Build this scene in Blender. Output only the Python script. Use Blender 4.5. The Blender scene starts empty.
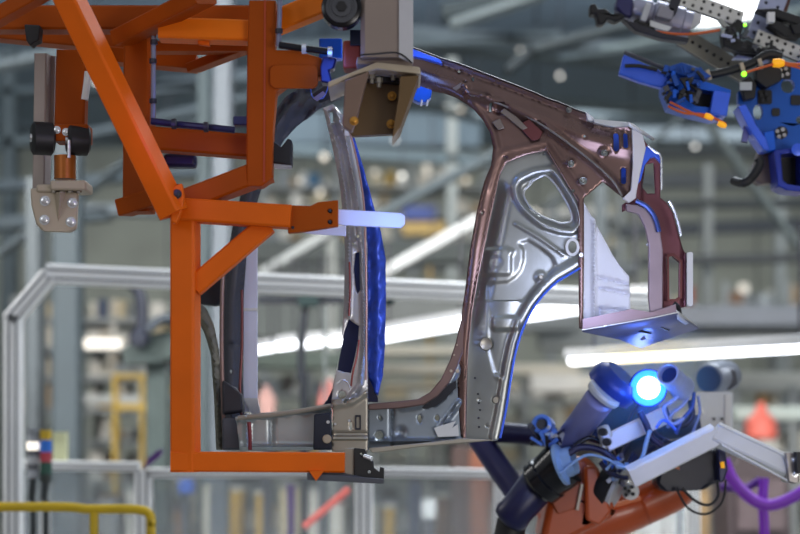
import bpy, bmesh, math, random
from mathutils import Vector, Matrix
from mathutils.geometry import tessellate_polygon, delaunay_2d_cdt
random.seed(7)
F, HY, CZ = 1900.0, 440.0, 1.9
C = bpy.context.scene.collection
def P(px, py, Y): return Vector(((px-400)/F*Y, Y, CZ-(py-HY)/F*Y))
def sc(Y): return Y/F

# ---------------------------------------------------------------- materials
def lin(h):
    h = h.lstrip('#'); r = []
    for i in (0, 2, 4):
        c = int(h[i:i+2], 16)/255
        r.append(c/12.92 if c <= .04045 else ((c+.055)/1.055)**2.4)
    return (r[0], r[1], r[2], 1)
MC = {}
def mat(name, col, metal=0., rough=.5, var=.12, scale=9., emis=None, es=0., spec=None, coat=0., bump=0., stretch=None):
    if name in MC: return MC[name]
    m = bpy.data.materials.new(name); m.use_nodes = True
    nt = m.node_tree; b = nt.nodes['Principled BSDF']
    c = lin(col)
    b.inputs['Base Color'].default_value = c
    b.inputs['Metallic'].default_value = metal; b.inputs['Roughness'].default_value = rough
    if spec is not None: b.inputs['Specular IOR Level'].default_value = spec
    if coat: b.inputs['Coat Weight'].default_value = coat; b.inputs['Coat Roughness'].default_value = .15
    if emis:
        b.inputs['Emission Color'].default_value = lin(emis); b.inputs['Emission Strength'].default_value = es
    if var:
        tc = nt.nodes.new('ShaderNodeTexCoord'); mp = nt.nodes.new('ShaderNodeMapping')
        if stretch: mp.inputs['Scale'].default_value = stretch
        n = nt.nodes.new('ShaderNodeTexNoise'); n.inputs['Scale'].default_value = scale; n.inputs['Detail'].default_value = 5
        nt.links.new(tc.outputs['Object'], mp.inputs[0]); nt.links.new(mp.outputs[0], n.inputs['Vector'])
        r = nt.nodes.new('ShaderNodeValToRGB')
        r.color_ramp.elements[0].position = .3; r.color_ramp.elements[1].position = .7
        r.color_ramp.elements[0].color = tuple(max(0, x*(1-var)) for x in c[:3])+(1,)
        r.color_ramp.elements[1].color = tuple(min(1, x*(1+var)) for x in c[:3])+(1,)
        nt.links.new(n.outputs['Fac'], r.inputs[0]); nt.links.new(r.outputs[0], b.inputs['Base Color'])
        mr = nt.nodes.new('ShaderNodeMapRange'); mr.inputs['To Min'].default_value = max(.03, rough*.8); mr.inputs['To Max'].default_value = min(1, rough*1.25)
        nt.links.new(n.outputs['Fac'], mr.inputs['Value']); nt.links.new(mr.outputs[0], b.inputs['Roughness'])
        if bump:
            bp = nt.nodes.new('ShaderNodeBump'); bp.inputs['Strength'].default_value = bump; bp.inputs['Distance'].default_value = .01
            nt.links.new(n.outputs['Fac'], bp.inputs['Height']); nt.links.new(bp.outputs[0], b.inputs['Normal'])
    MC[name] = m; return m
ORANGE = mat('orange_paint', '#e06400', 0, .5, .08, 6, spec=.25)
ORANGE_SHADE = mat('orange_paint_shaded', '#a04602', 0, .5, .1, 6, spec=.15)  # darker copy of the frame orange, shade of the upper part in the colour
ROBO = mat('robot_orange', '#bb4f1c', 0, .35, .1, 8, coat=.3)
STEEL = mat('pressed_steel', '#9fa2a0', .85, .34, .1, 7, bump=.05)
STEEL_L = mat('bright_zinc_steel', '#cfd2d6', .6, .35, .08, 10)
STEEL_B = mat('beige_steel', '#a8a296', .65, .36, .1, 9)
MAUVE = mat('steel_brown_reflection', '#7a625d', .85, .28, .16, 7, bump=.03)  # warm brown reflection put into the steel's base colour
MAUVE_D = mat('dark_maroon_steel', '#6a3c3e', .6, .3, .14, 8)
SLATE = mat('slate_steel', '#4c4e58', .2, .5, .12, 8)
DARK = mat('dark_steel', '#34343c', .4, .45, .15, 9)
BLACK = mat('black_rubber', '#17171b', 0, .5, .2, 12)
BLACKG = mat('black_gloss', '#121218', .2, .22, .1, 12)
BEIGE = mat('taupe_paint', '#7e665a', .15, .45, .06, 6)
BEIGE_L = mat('pale_taupe_paint', '#b8aa96', .15, .42, .06, 8)
GOLDB = mat('bronze_paint', '#6e5638', .35, .4, .1, 6)
GREYP = mat('pale_grey_paint', '#b9bcc2', .15, .4, .05, 6)
BRIGHT = mat('bolt_zinc', '#e2e4e8', .7, .25, .05)
BRASS = mat('brass', '#c08a3c', .7, .35, .15)
ALU = mat('aluminium_profile', '#eceff2', .1, .35, .05, 3)
ALU_D = mat('aluminium_groove', '#83888e', .35, .5, .05, 3)
YELLOW = mat('yellow_paint', '#c8a810', 0, .4, .12, 6)
BLUE = mat('blue_anodised_or_lit', '#1560d8', .3, .3, .1, 12)
BLUE_L = mat('light_blue_plastic_or_lit', '#3f6bf0', .1, .3, .08, 12)
NAVY = mat('navy_rubber_or_lit', '#121340', .05, .38, .15, 12)
BLUE_LIT = mat('blue_lit_steel', '#3a5ad0', .35, .3, .35, 22, bump=.25)  # blue light falling on the pillar strip, put into the colour
PADDLE = mat('white_plastic_bar', '#dfe3fc', 0, .4, .03, 6)
WHITE = mat('white_paint', '#dedfe2', 0, .45, .05)
PURPLE = mat('purple_hose', '#8430c4', 0, .38, .08)
RED = mat('red_plastic', '#c43a3a', 0, .5, .1)
CABLEO = mat('orange_cable', '#d8662a', 0, .5, .1)
PERF = mat('perforated_aluminium', '#d6d5d2', .35, .35, .08, 14)
PERF_O = mat('olive_aluminium', '#8e8a7c', .5, .4, .12, 14)
LBLUEH = mat('blue_lit_hose', '#7f9ec8', 0, .35, .06)  # blue light on the robot hoses put into the colour
ORCAP = mat('amber_connector', '#f0a818', 0, .4, .05, emis='#ffb010', es=.5)
GREENLED = mat('green_led', '#a0f040', 0, .4, 0, emis='#90ff30', es=2.)
TUBE = mat('fluorescent_tube', '#ffffff', 0, .5, 0, emis='#f4f8ff', es=5.)
LAMPW = mat('lamp_white', '#ffffff', 0, .5, 0, emis='#d4e8ff', es=7.)
LAMPB = mat('lamp_halo_blue', '#2060ff', 0, .5, 0, emis='#1a60ff', es=5.)
GLOW = mat('warm_glow', '#ffffff', 0, .5, 0, emis='#fff2dc', es=1.3)
def glass_mat():
    m = bpy.data.materials.new('guard_glass'); m.use_nodes = True; nt = m.node_tree; nt.nodes.clear()
    o = nt.nodes.new('ShaderNodeOutputMaterial'); mx = nt.nodes.new('ShaderNodeMixShader'); mx2 = nt.nodes.new('ShaderNodeMixShader')
    t = nt.nodes.new('ShaderNodeBsdfTransparent'); t.inputs[0].default_value = (.86, .9, .92, 1)
    g = nt.nodes.new('ShaderNodeBsdfGlossy'); g.inputs['Roughness'].default_value = .05
    d = nt.nodes.new('ShaderNodeBsdfDiffuse'); d.inputs[0].default_value = (.75, .8, .84, 1)
    fr = nt.nodes.new('ShaderNodeFresnel'); fr.inputs[0].default_value = 1.45
    mx2.inputs[0].default_value = .24
    nt.links.new(t.outputs[0], mx2.inputs[1]); nt.links.new(d.outputs[0], mx2.inputs[2])
    nt.links.new(fr.outputs[0], mx.inputs[0]); nt.links.new(mx2.outputs[0], mx.inputs[1]); nt.links.new(g.outputs[0], mx.inputs[2])
    nt.links.new(mx.outputs[0], o.inputs[0]); return m
GLASS = glass_mat()

# ---------------------------------------------------------------- objects
ORG = {}
def thing(name, label, cat, loc, group=None):
    o = bpy.data.objects.new(name, None); C.objects.link(o); o.location = loc
    o.empty_display_size = .05
    o['label'] = label; o['category'] = cat
    if group: o['group'] = group
    ORG[o.name] = Vector(loc); return o
def tag(o, label, cat, group=None):
    o['label'] = label; o['category'] = cat
    if group: o['group'] = group
    return o
class MB:
    def __init__(s): s.v = []; s.f = []
    def add(s, vs, fs):
        b = len(s.v); s.v += [Vector(v) for v in vs]; s.f += [tuple(i+b for i in f) for f in fs]
    def build(s, name, m, parent=None, smooth=False, label=None, bevel=0, sub=0, angle=35, solid=0):
        if parent is not None: org = ORG[parent.name]
        else:
            n = len(s.v); org = Vector((sum(v.x for v in s.v)/n, sum(v.y for v in s.v)/n, min(v.z for v in s.v)))
        me = bpy.data.meshes.new(name); me.from_pydata([v-org for v in s.v], [], s.f)
        bm = bmesh.new(); bm.from_mesh(me); bmesh.ops.recalc_face_normals(bm, faces=bm.faces)
        bm.to_mesh(me); bm.free()
        me.materials.append(m)
        for p in me.polygons: p.use_smooth = True
        if not smooth: me.set_sharp_from_angle(angle=math.radians(angle))
        o = bpy.data.objects.new(name, me); C.objects.link(o)
        if parent is not None: o.parent = parent
        else: o.location = org
        ORG[o.name] = org
        if solid:
            md = o.modifiers.new('solid', 'SOLIDIFY'); md.thickness = solid; md.offset = -1
        if bevel:
            md = o.modifiers.new('bevel', 'BEVEL'); md.width = bevel; md.segments = 2; md.limit_method = 'ANGLE'; md.angle_limit = .6
        if sub:
            md = o.modifiers.new('sub', 'SUBSURF'); md.levels = sub; md.render_levels = sub
        if label: o['label'] = label
        return o
def box(m, lo, hi):
    x0, y0, z0 = lo; x1, y1, z1 = hi
    m.add([(x0,y0,z0),(x1,y0,z0),(x1,y1,z0),(x0,y1,z0),(x0,y0,z1),(x1,y0,z1),(x1,y1,z1),(x0,y1,z1)],
          [(0,1,2,3),(4,7,6,5),(0,4,5,1),(1,5,6,2),(2,6,7,3),(3,7,4,0)])
def pbox(m, x0, y0, x1, y1, Y, d):
    a = P(x0, y1, Y); b = P(x1, y0, Y); box(m, (a.x, Y, a.z), (b.x, Y+d, b.z))
def frame_axes(d, roll=0):
    d = d.normalized(); v = Vector((0, 1, 0)); v = v-d*v.dot(d)
    if v.length < .05: v = Vector((0, 0, 1)); v = v-d*v.dot(d)
    v.normalize(); u = d.cross(v)
    R = Matrix.Rotation(roll, 3, d); return R@u, R@v, d
def bar(m, A, B, w, h, roll=0, ch=None):            # chamfered rectangular bar, w across the view, h along the depth
    u, v, d = frame_axes(B-A, roll); a, b = w/2, h/2
    c = min(w, h)*.09 if ch is None else ch
    sec = [(-a+c,-b),(a-c,-b),(a,-b+c),(a,b-c),(a-c,b),(-a+c,b),(-a,b-c),(-a,-b+c)]
    vs = [A+u*x+v*y for x, y in sec]+[B+u*x+v*y for x, y in sec]
    m.add(vs, [(i, (i+1) % 8, 8+(i+1) % 8, 8+i) for i in range(8)]+[tuple(range(7, -1, -1)), tuple(range(8, 16))])
def beam(m, a, b, w, Ya, Yb=None, h=None, roll=0):
    Yb = Ya if Yb is None else Yb
    A, B = P(a[0], a[1], Ya), P(b[0], b[1], Yb); W = w*sc((Ya+Yb)/2)
    bar(m, A, B, W, W if h is None else h, roll)
def cyl(m, A, B, r1, r2=None, n=24, cap=True):
    r2 = r1 if r2 is None else r2; u, v, d = frame_axes(B-A)
    vs = []
    for Q, r in ((A, r1), (B, r2)):
        vs += [Q+(u*math.cos(2*math.pi*i/n)+v*math.sin(2*math.pi*i/n))*r for i in range(n)]
    fs = [(i, (i+1) % n, n+(i+1) % n, n+i) for i in range(n)]
    if cap: fs += [tuple(range(n-1, -1, -1)), tuple(range(n, 2*n))]
    m.add(vs, fs)
def lathe(m, A, d, prof, n=32):                     # prof: (distance along d, radius)
    u, v, d = frame_axes(d); vs = []; k = len(prof)
    for t, r in prof:
        vs += [A+d*t+(u*math.cos(2*math.pi*i/n)+v*math.sin(2*math.pi*i/n))*max(r, 1e-4) for i in range(n)]
    fs = [(j*n+i, j*n+(i+1) % n, (j+1)*n+(i+1) % n, (j+1)*n+i) for j in range(k-1) for i in range(n)]
    m.add(vs, fs+[tuple(range(n-1, -1, -1)), tuple(range((k-1)*n, k*n))])
def catmull(pts, per=6, closed=False):
    out = []; n = len(pts); rng = range(n if closed else n-1)
    g = (lambda i: pts[i % n]) if closed else (lambda i: pts[max(0, min(n-1, i))])
    for i in rng:
        p0, p1, p2, p3 = g(i-1), g(i), g(i+1), g(i+2)
        for k in range(per):
            t = k/per
            out.append(tuple(.5*((2*b)+(-a+c)*t+(2*a-5*b+4*c-d)*t*t+(-a+3*b-3*c+d)*t**3) for a, b, c, d in zip(p0, p1, p2, p3)))
    if not closed: out.append(tuple(pts[-1]))
    return out
def tube(m, pts, r, n=12, per=6):                   # pts world vectors; r number or list
    pp = [Vector(q) for q in catmull([tuple(p) for p in pts], per)] if per > 1 else [Vector(p) for p in pts]
    k = len(pp); vs = []; pu = None
    for i, q in enumerate(pp):
        d = (pp[min(i+1, k-1)]-pp[max(i-1, 0)]).normalized()
        if pu is None: u = frame_axes(d)[0]
        else:
            u = pu-d*pu.dot(d); u.normalize()
        pu = u; v = d.cross(u); rr = r if not isinstance(r, (list, tuple)) else r[0]+(r[1]-r[0])*i/(k-1)
        vs += [q+(u*math.cos(2*math.pi*j/n)+v*math.sin(2*math.pi*j/n))*rr for j in range(n)]
    fs = [(a*n+j, a*n+(j+1) % n, (a+1)*n+(j+1) % n, (a+1)*n+j) for a in range(k-1) for j in range(n)]
    m.add(vs, fs+[tuple(range(n-1, -1, -1)), tuple(range((k-1)*n, k*n))])
def ptube(m, pts, w, n=12, per=6):                  # pts (px,py,Y), w = diameter in pixels there
    tube(m, [P(*p) for p in pts], w/2*sc(pts[0][2]), n, per)
def prism(m, outl, Y, thick, holes=(), Yf=None):
    Yf = Yf or (lambda x, y: Y)
    loops = [list(outl)]+[list(h) for h in holes]
    tris = tessellate_polygon([[Vector((x, y, 0)) for x, y in L] for L in loops])
    flat = [q for L in loops for q in L]; n = len(flat)
    vs = [P(x, y, Yf(x, y)) for x, y in flat]+[P(x, y, Yf(x, y))+Vector((0, thick, 0)) for x, y in flat]
    fs = [tuple(t) for t in tris]+[tuple(i+n for i in reversed(t)) for t in tris]
    b = 0
    for L in loops:
        k = len(L); fs += [(b+i, b+(i+1) % k, n+b+(i+1) % k, n+b+i) for i in range(k)]; b += k
    m.add(vs, fs)
def circ(cx, cy, r, n=16, ry=None, a0=0): return [(cx+r*math.cos(2*math.pi*i/n+a0), cy+(ry or r)*math.sin(2*math.pi*i/n+a0)) for i in range(n)]
def rrect(x0, y0, x1, y1, r, k=4):
    o = []
    for cx, cy, a in ((x1-r, y1-r, 0), (x0+r, y1-r, 90), (x0+r, y0+r, 180), (x1-r, y0+r, 270)):
        for i in range(k+1):
            t = math.radians(a+90*i/k); o.append((cx+r*math.cos(t), cy+r*math.sin(t)))
    return o
def bolt(m, px, py, Y, r, h=.008):
    A = P(px, py, Y); lathe(m, A, Vector((0, -1, 0)), [(-.004, r*1.5*sc(Y)), (.002, r*1.5*sc(Y)), (.0022, r*sc(Y)), (h, r*.95*sc(Y)), (h+.001, r*.7*sc(Y))], 6 if r < 2 else 18)

# stamped sheet panels: outline, holes and a relief function, triangulated finely
def ins(pt, poly):
    x, y = pt; c = False; n = len(poly); j = n-1
    for i in range(n):
        xi, yi = poly[i]; xj, yj = poly[j]
        if (yi > y) != (yj > y) and x < (xj-xi)*(y-yi)/(yj-yi)+xi: c = not c
        j = i
    return c
def dseg(p, a, b):
    ax, ay = a; bx, by = b; dx, dy = bx-ax, by-ay; L = dx*dx+dy*dy
    t = 0 if L == 0 else max(0, min(1, ((p[0]-ax)*dx+(p[1]-ay)*dy)/L))
    return math.hypot(p[0]-ax-t*dx, p[1]-ay-t*dy)
def dpl(p, pl, closed=False):
    return min(dseg(p, pl[i], pl[(i+1) % len(pl)]) for i in range(len(pl) if closed else len(pl)-1))
def sd(p, poly): d = dpl(p, poly, True); return d if ins(p, poly) else -d
def ss(a, b, x): t = max(0, min(1, (x-a)/(b-a))); return t*t*(3-2*t)
def resample(L, step):
    o = []
    for i in range(len(L)):
        a, b = L[i], L[(i+1) % len(L)]; d = math.hypot(b[0]-a[0], b[1]-a[1]); k = max(1, round(d/step))
        for j in range(k): o.append((a[0]+(b[0]-a[0])*j/k, a[1]+(b[1]-a[1])*j/k))
    return o
def panel(name, outl, Y, m, parent, relief=None, holes=(), step=3., thick=.004, label=None, Yf=None):
    loops = [resample(outl, step)]+[resample(h, step) for h in holes]
    pts = []; edges = []
    for L in loops:
        b = len(pts); pts += L; edges += [(b+i, b+(i+1) % len(L)) for i in range(len(L))]
    xs = [p[0] for p in outl]; ys = [p[1] for p in outl]; j = 0; y = min(ys)+step*.5
    while y < max(ys):
        x = min(xs)+(step*.5 if j % 2 else 0)
        while x < max(xs):
            q = (x, y)
            if ins(q, loops[0]) and not any(ins(q, h) for h in loops[1:]) and dpl(q, loops[0], True) > step*.45 and all(dpl(q, h, True) > step*.45 for h in loops[1:]): pts.append(q)
            x += step
        y += step*.87; j += 1
    r = delaunay_2d_cdt([Vector(p) for p in pts], edges, [], 0, 1e-4)
    V, T = r[0], r[2]; fs = []
    for t in T:
        c = (sum(V[i].x for i in t)/3, sum(V[i].y for i in t)/3)
        if ins(c, loops[0]) and not any(ins(c, h) for h in loops[1:]): fs.append(tuple(t))
    mb = MB()
    mb.v = [P(v.x, v.y, Yf(v.x, v.y) if Yf else Y)-Vector((0, relief((v.x, v.y)) if relief else 0, 0)) for v in V]; mb.f = fs
    # consistent orientation toward the camera
    o = mb.build(name, m, parent, smooth=False, angle=50, label=label)
    me = o.data
    if sum(p.normal.y for p in me.polygons) > 0: me.flip_normals()
    md = o.modifiers.new('solid', 'SOLIDIFY'); md.thickness = thick; md.offset = -1
    return o
def emboss(poly, h, w=3.): return lambda p: h*ss(-w/2, w/2, sd(p, poly))
def ridge(pl, h, w): return lambda p: h*(1-ss(0, w, dpl(p, pl)))
def lip(poly, h, w): return lambda p: h*(1-ss(w*.5, w, abs(sd(p, poly))))
def summ(*fs): return lambda p: sum(f(p) for f in fs)
#PARTS
# ================================================================ ORANGE LIFTING FRAME
Y0 = 5.1
fr = thing('lifting_frame', 'orange welded beam frame holding up the bare steel car body side', 'lifting frame', P(185, 472, Y0))
def ob(name, segs, m=ORANGE, parent=fr, label=None, ch=None):
    b = MB()
    for s in segs: beam(b, *s[:2], s[2], s[3], s[4] if len(s) > 4 else None, s[5] if len(s) > 5 else None, s[6] if len(s) > 6 else 0)
    return b.build(name, m, parent, label=label)
ob('post', [((185.5, 216), (185.5, 472), 25, Y0, Y0, .07, .18)])
ob('bottom_beam', [((172, 461.5), (345, 462.5), 20, Y0, Y0, .075)])
ob('upper_arm', [((178, 210), (292, 217.5), 22.5, Y0-.01, Y0-.03, .07)])
ob('lower_brace', [((194, 287), (268, 224), 20, Y0+.005, Y0+.005, .055)])
ob('rising_beam', [((184, 203), (270, 170), 22, Y0+.01, Y0+.02, .07, -.1)], ORANGE_SHADE)
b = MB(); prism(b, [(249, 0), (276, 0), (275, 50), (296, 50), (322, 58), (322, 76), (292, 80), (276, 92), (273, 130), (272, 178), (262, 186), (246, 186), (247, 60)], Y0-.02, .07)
ob1 = b.build('front_post', ORANGE_SHADE, fr, bevel=.004)
b = MB(); prism(b, [(264, 0), (266, 0), (265, 182), (263, 182)], Y0-.022, .004); b.build('weld_seam', mat('orange_seam', '#a83c08', 0, .5), ob1)
b = MB(); prism(b, rrect(270, 65, 318, 88, 6), Y0-.032, .014); b.build('stiffening_plate', ORANGE_SHADE, fr, bevel=.003)
ob('diagonal_brace', [((66, -8), (174, 214), 25, Y0-.1, Y0-.07, .06, .5)], ORANGE)
ob('back_post', [((140, 30), (139, 213), 27, Y0+.16, Y0+.16, .08, .12)], ORANGE_SHADE)
ob('cross_beam', [((148, 139), (250, 147), 23, Y0+.13, Y0+.1, .07)], ORANGE_SHADE)
ob('foot_beam', [((124, 208), (176, 192), 17, Y0+.17, Y0+.1, .08)], ORANGE_SHADE)
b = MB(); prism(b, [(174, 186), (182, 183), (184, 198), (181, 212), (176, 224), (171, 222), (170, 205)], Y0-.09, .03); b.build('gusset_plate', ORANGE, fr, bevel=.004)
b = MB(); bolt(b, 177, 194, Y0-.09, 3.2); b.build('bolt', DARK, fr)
ob('top_rail', [((-20, 20), (262, 20), 24, Y0+.22, Y0+.22, .08)], ORANGE_SHADE)
ob('top_rail', [((-20, 30), (135, 46), 17, Y0+.5, Y0+.5, .08)], ORANGE_SHADE)
ob('top_rail', [((100, 55), (197, 64), 15, Y0+.45, Y0+.45, .08)], ORANGE_SHADE)
ob('top_rail', [((154, 48), (250, 48), 10, Y0+.3, Y0+.3, .06)], ORANGE_SHADE)
ob('top_rail', [((193, 68), (250, 46), 9, Y0+.42, Y0+.3, .06)], ORANGE_SHADE)
ob('top_rail', [((160, 30), (250, 33), 21, Y0+.05, Y0+.05, .08)], mat('orange_paint_lit', '#e87400', 0, .5, .05, spec=.25))  # lit copy of the frame orange, the stronger light is in the colour
ob('top_rail', [((272, 25), (352, -8), 22, Y0+.08, Y0+.02, .07)], mat('orange_paint_lit', '#f07408'))
ob('top_rail', [((122, 38), (205, -4), 16, Y0+.1, Y0-.1, .08)], ORANGE_SHADE)
ob('top_rail', [((-14, 24), (50, -12), 14, Y0-.02, Y0-.08, .07)], ORANGE_SHADE)
b = MB(); prism(b, [(196, 24), (204, 20), (210, 46), (198, 44)], Y0+.04, .02); b.build('gusset_plate', ORANGE, fr, bevel=.003)
b = MB(); prism(b, [(289, 205), (310, 206), (318, 202), (338, 200), (338, 226), (300, 232), (288, 233), (288, 228), (290, 226)], Y0-.05, .03, [circ(330, 211, 2.4, 10), circ(330, 222, 2.4, 10)])
ob1 = b.build('end_bracket', ORANGE_SHADE, fr, bevel=.003)
for x, y in ((330, 211), (330, 222), (293, 228)):
    b = MB(); bolt(b, x, y, Y0-.04, 1.8, .012); b.build('bolt', DARK, ob1)
b = MB(); prism(b, [(338, 209), (401, 213), (405, 216), (405, 224), (401, 228), (338, 225)], Y0-.03, .012); b.build('support_paddle', PADDLE, fr, bevel=.002, label='long white support paddle')
b = MB(); prism(b, [(300, 232), (346, 225), (346, 236), (312, 234)], Y0+.05, .012); b.build('support_paddle', PADDLE, fr, bevel=.002)
b = MB(); prism(b, [(307, 473), (342, 473), (384, 481), (383, 484), (307, 479)], Y0-.02, .09); prism(b, [(307, 473), (384, 479), (384, 484), (307, 480)], Y0-.04, .03); 
b.build('base_plate', SLATE, fr, bevel=.002)
b = MB(); prism(b, [(309, 471), (324, 471), (316, 481)], Y0-.05, .012); b.build('bracket_tip', ORANGE, fr)
# locating block that carries the sill
b = MB(); prism(b, [(354, 448), (365, 449), (367, 455), (373, 461), (374, 468), (379, 472), (380, 467), (384, 468), (384, 480), (354, 480)], Y0, .07, [circ(361, 454, 1.5, 8), circ(369, 472, 1.8, 8)])
lb = b.build('locating_block', BLACK, fr, bevel=.003)
b = MB(); prism(b, [(344, 448), (354, 448), (354, 480), (344, 476)], Y0+.01, .05); b.build('side_plate', STEEL_B, lb, bevel=.002)
b = MB(); cyl(b, P(364, 456, Y0-.01), P(372, 459, Y0-.02), .006); b.build('pin', BRIGHT, lb)
# pneumatic tubing clipped along the frame
def pipe(pts, w, m, name='air_pipe', clips=(), parent=fr, cm=DARK):
    b = MB(); ptube(b, pts, w, 10, 3); o = b.build(name, m, parent)
    for (x, y, Y, hz) in clips:
        b = MB(); r = w*.75
        a, c = (P(x-2.2, y, Y), P(x+2.2, y, Y)) if hz else (P(x, y-2.2, Y), P(x, y+2.2, Y))
        cyl(b, a, c, r*sc(Y), n=12); b.build('clip', cm, o)
    return o
pipe([(153.5, 36, 5.14), (153.5, 80, 5.14), (153, 118, 5.14)], 5, mat('grey_tube', '#8b90a4', .4, .35), clips=[(153, 61, 5.13, 0), (153, 101, 5.13, 0), (154, 42, 5.13, 0)])
pipe([(151, 121, 5.12), (175, 124, 5.12), (215, 128, 5.1), (235, 130, 5.1)], 7, NAVY, clips=[(174, 124, 5.09, 1), (206, 127, 5.08, 1)])
pipe([(280, -5, 5.06), (279, 30, 5.06), (278.5, 46, 5.06)], 5, mat('grey_tube', '#8b90a4'), clips=[(279, 31, 5.05, 0)])
pipe([(279, 45, 5.03), (300, 48, 5.03), (333, 52, 5.03)], 7, BLACKG, clips=[(304, 49, 5.02, 1), (330, 52, 5.02, 1)], cm=BRIGHT)
b = MB(); pbox(b, 163, 153, 196, 167, 5.3, .05); b.build('sensor_cable', NAVY, fr, bevel=.01)
b = MB(); pbox(b, 233, 116, 248, 125, 5.18, .05); b.build('sensor_box', mat('slate_blue', '#3c4678', .1, .4), fr, bevel=.004)
b = MB(); pbox(b, 319, 38, 342, 58, 5.2, .05); b.build('clamp_pad', BLUE, fr, bevel=.004)  # blue light on the pad put into its colour
b = MB(); prism(b, [(323, 56), (337, 58), (334, 68), (329, 70), (333, 84), (321, 82), (320, 66)], 5.05, .05); b.build('clamp_finger', mat('navy_clamp', '#23285c', .4, .3), fr, bevel=.004)
b = MB(); prism(b, [(272, 140), (281, 147), (288, 138), (292, 140), (292, 165), (272, 163)], 5.12, .06); b.build('rest_block', BLACK, fr, bevel=.004)
b = MB(); pbox(b, 274, 163, 291, 167, 5.13, .04); b.build('rest_pad', GREYP, fr)
b = MB(); prism(b, [(24, 24), (40, 25), (39, 40), (34, 42), (30, 46), (26, 40)], Y0+.15, .05); b.build('valve', BLACK, fr, bevel=.004)

# white square tube hanging behind the frame
t = thing('white_bar', 'white flat vertical bar standing between the orange post and the steel sill', 'bar', P(250, 425, 5.75))
b = MB(); beam(b, (250.5, 225), (250.5, 412), 14, 5.75, 5.75, .02); b.build('bar_body', PADDLE, t)
b = MB(); beam(b, (243.5, 309.5), (257.5, 309.5), 3, 5.735, 5.735, .01); b.build('joint_band', WHITE, t)
b = MB(); prism(b, [(243.5, 398), (257.5, 398), (260, 412), (256, 417), (250, 412)], 5.73, .02); b.build('tip', WHITE, t)

# ================================================================ HANGER WITH ROLLER (top centre)
t = thing('hanger_column', 'taupe square hanger column with a flared bolted foot above the car body side', 'hanger', P(382, 138, 4.95))
b = MB(); beam(b, (387, -30), (387, 62), 52, 4.95, 4.95, .13, .0); cm = b.build('column', mat('taupe_column', '#94857e', .15, .45, .05, 5), t)
b = MB(); prism(b, [(399, -10), (413.2, -10), (413.2, 63), (399, 57)], 4.876, .014); b.build('side_face', mat('pale_column_face', '#c8c8d0', .3, .35, .06, 9), t, label='pale metal side plate')
b = MB(); tube(b, [P(360, 55, 4.87), P(376, 54, 4.87), P(398, 53, 4.87), P(412, 63, 4.87)], .0022, 6); b.build('cable', BLACK, t)
b = MB(); prism(b, [(357, 57), (400, 56), (413, 64), (412, 68), (356, 64)], 4.93, .16); b.build('collar', mat('taupe_column', '#a5958e'), t, bevel=.003)
b = MB(); prism(b, [(377, 62), (420, 67), (421, 74), (377, 69), (356, 75), (328, 88), (328, 82)], 4.9, .2); b.build('top_plate', BEIGE_L, t, bevel=.003)
b = MB(); prism(b, [(345, 80), (369, 71), (357, 118), (352, 132), (342, 126), (344, 100)], 4.88, .035); b.build('left_cheek', BEIGE, t, bevel=.004)
b = MB(); prism(b, [(362, 72), (418, 74), (412, 100), (396, 134), (352, 136), (346, 126)], 5.02, .03); pl = b.build('back_plate', GOLDB, t, bevel=.003)
b = MB(); prism(b, [(400, 76), (419, 75), (400, 128), (392, 138), (398, 100)], 4.9, .14); b.build('right_cheek', GOLDB, t, bevel=.003)
for x, y in ((392, 96), (391, 124), (354, 121)):
    b = MB(); bolt(b, x, y, 5.0 if x > 360 else 4.88, 3.0, .012); b.build('bolt', BRASS, t)
for x, y in ((372, 77), (379, 81), (393, 74), (403, 79)):
    b = MB(); lathe(b, P(x, y-3, 4.96), Vector((0, 0, -1)), [(0, .010), (.012, .010), (.013, .006), (.024, .006)], 6); b.build('nut', STEEL_B, t)
b = MB(); prism(b, [(366, 73), (410, 78), (408, 84), (364, 80)], 4.99, .05); b.build('clamp_plate', BLACK, t)
b = MB(); pbox(b, 343, 40, 361, 68, 4.99, .08); b.build('orange_block', mat('deep_orange', '#8c2c0c', 0, .45), t, bevel=.006)
A = P(341.5, 7, 4.88)
t = thing('guide_roller', 'large black guide roller with ribbed hub beside the taupe column', 'roller', A)
b = MB(); lathe(b, A, Vector((0, 1, 0)), [(0, .047), (.003, .052), (.045, .052), (.048, .047)], 48); b.build('tyre', BLACKG, t)
b = MB(); lathe(b, A, Vector((0, -1, 0)), [(-.002, .041), (.003, .04), (.0032, .034), (.001, .033), (.001, .026), (.006, .025), (.007, .012)], 40); hb = b.build('hub', mat('roller_hub', '#55565c', .5, .35), t)
b = MB(); lathe(b, A+Vector((0, -.006, 0)), Vector((0, -1, 0)), [(0, .015), (.006, .014)], 6); b.build('nut', BLACK, hb)
b = MB(); pbox(b, 350, 30, 366, 45, 4.98, .06); b.build('axle_block', BLACK, t)

# ================================================================ HANGING CLAMP (left)
t = thing('hanging_clamp', 'hanging clamp with black rollers and four bolt pale foot left of the diagonal brace', 'clamp', P(57, 232, 5.3))
b = MB(); beam(b, (43.5, 55), (41.5, 190), 13, 5.4, 5.4, .05, .2); beam(b, (53, 57), (52, 125), 6, 5.42, 5.42, .03); b.build('rear_column', mat('taupe_tube', '#a39690', .15, .5), t)
b = MB(); beam(b, (73, 52), (71, 126), 30, 5.35, 5.35, .06); b.build('orange_column', ORANGE_SHADE, t)
b = MB(); pbox(b, 54, 124, 88, 141, 5.27, .08); bb = b.build('orange_block', ORANGE_SHADE, t, bevel=.003)
for x, y in ((66, 132), (83, 134), (57, 130)):
    b = MB(); bolt(b, x, y, 5.27, 2.6, .01); b.build('bolt', BRIGHT, bb)
b = MB(); cyl(b, P(88, 72, 5.33), P(84, 100, 5.33), .012); b.build('nozzle', WHITE, t)
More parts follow.
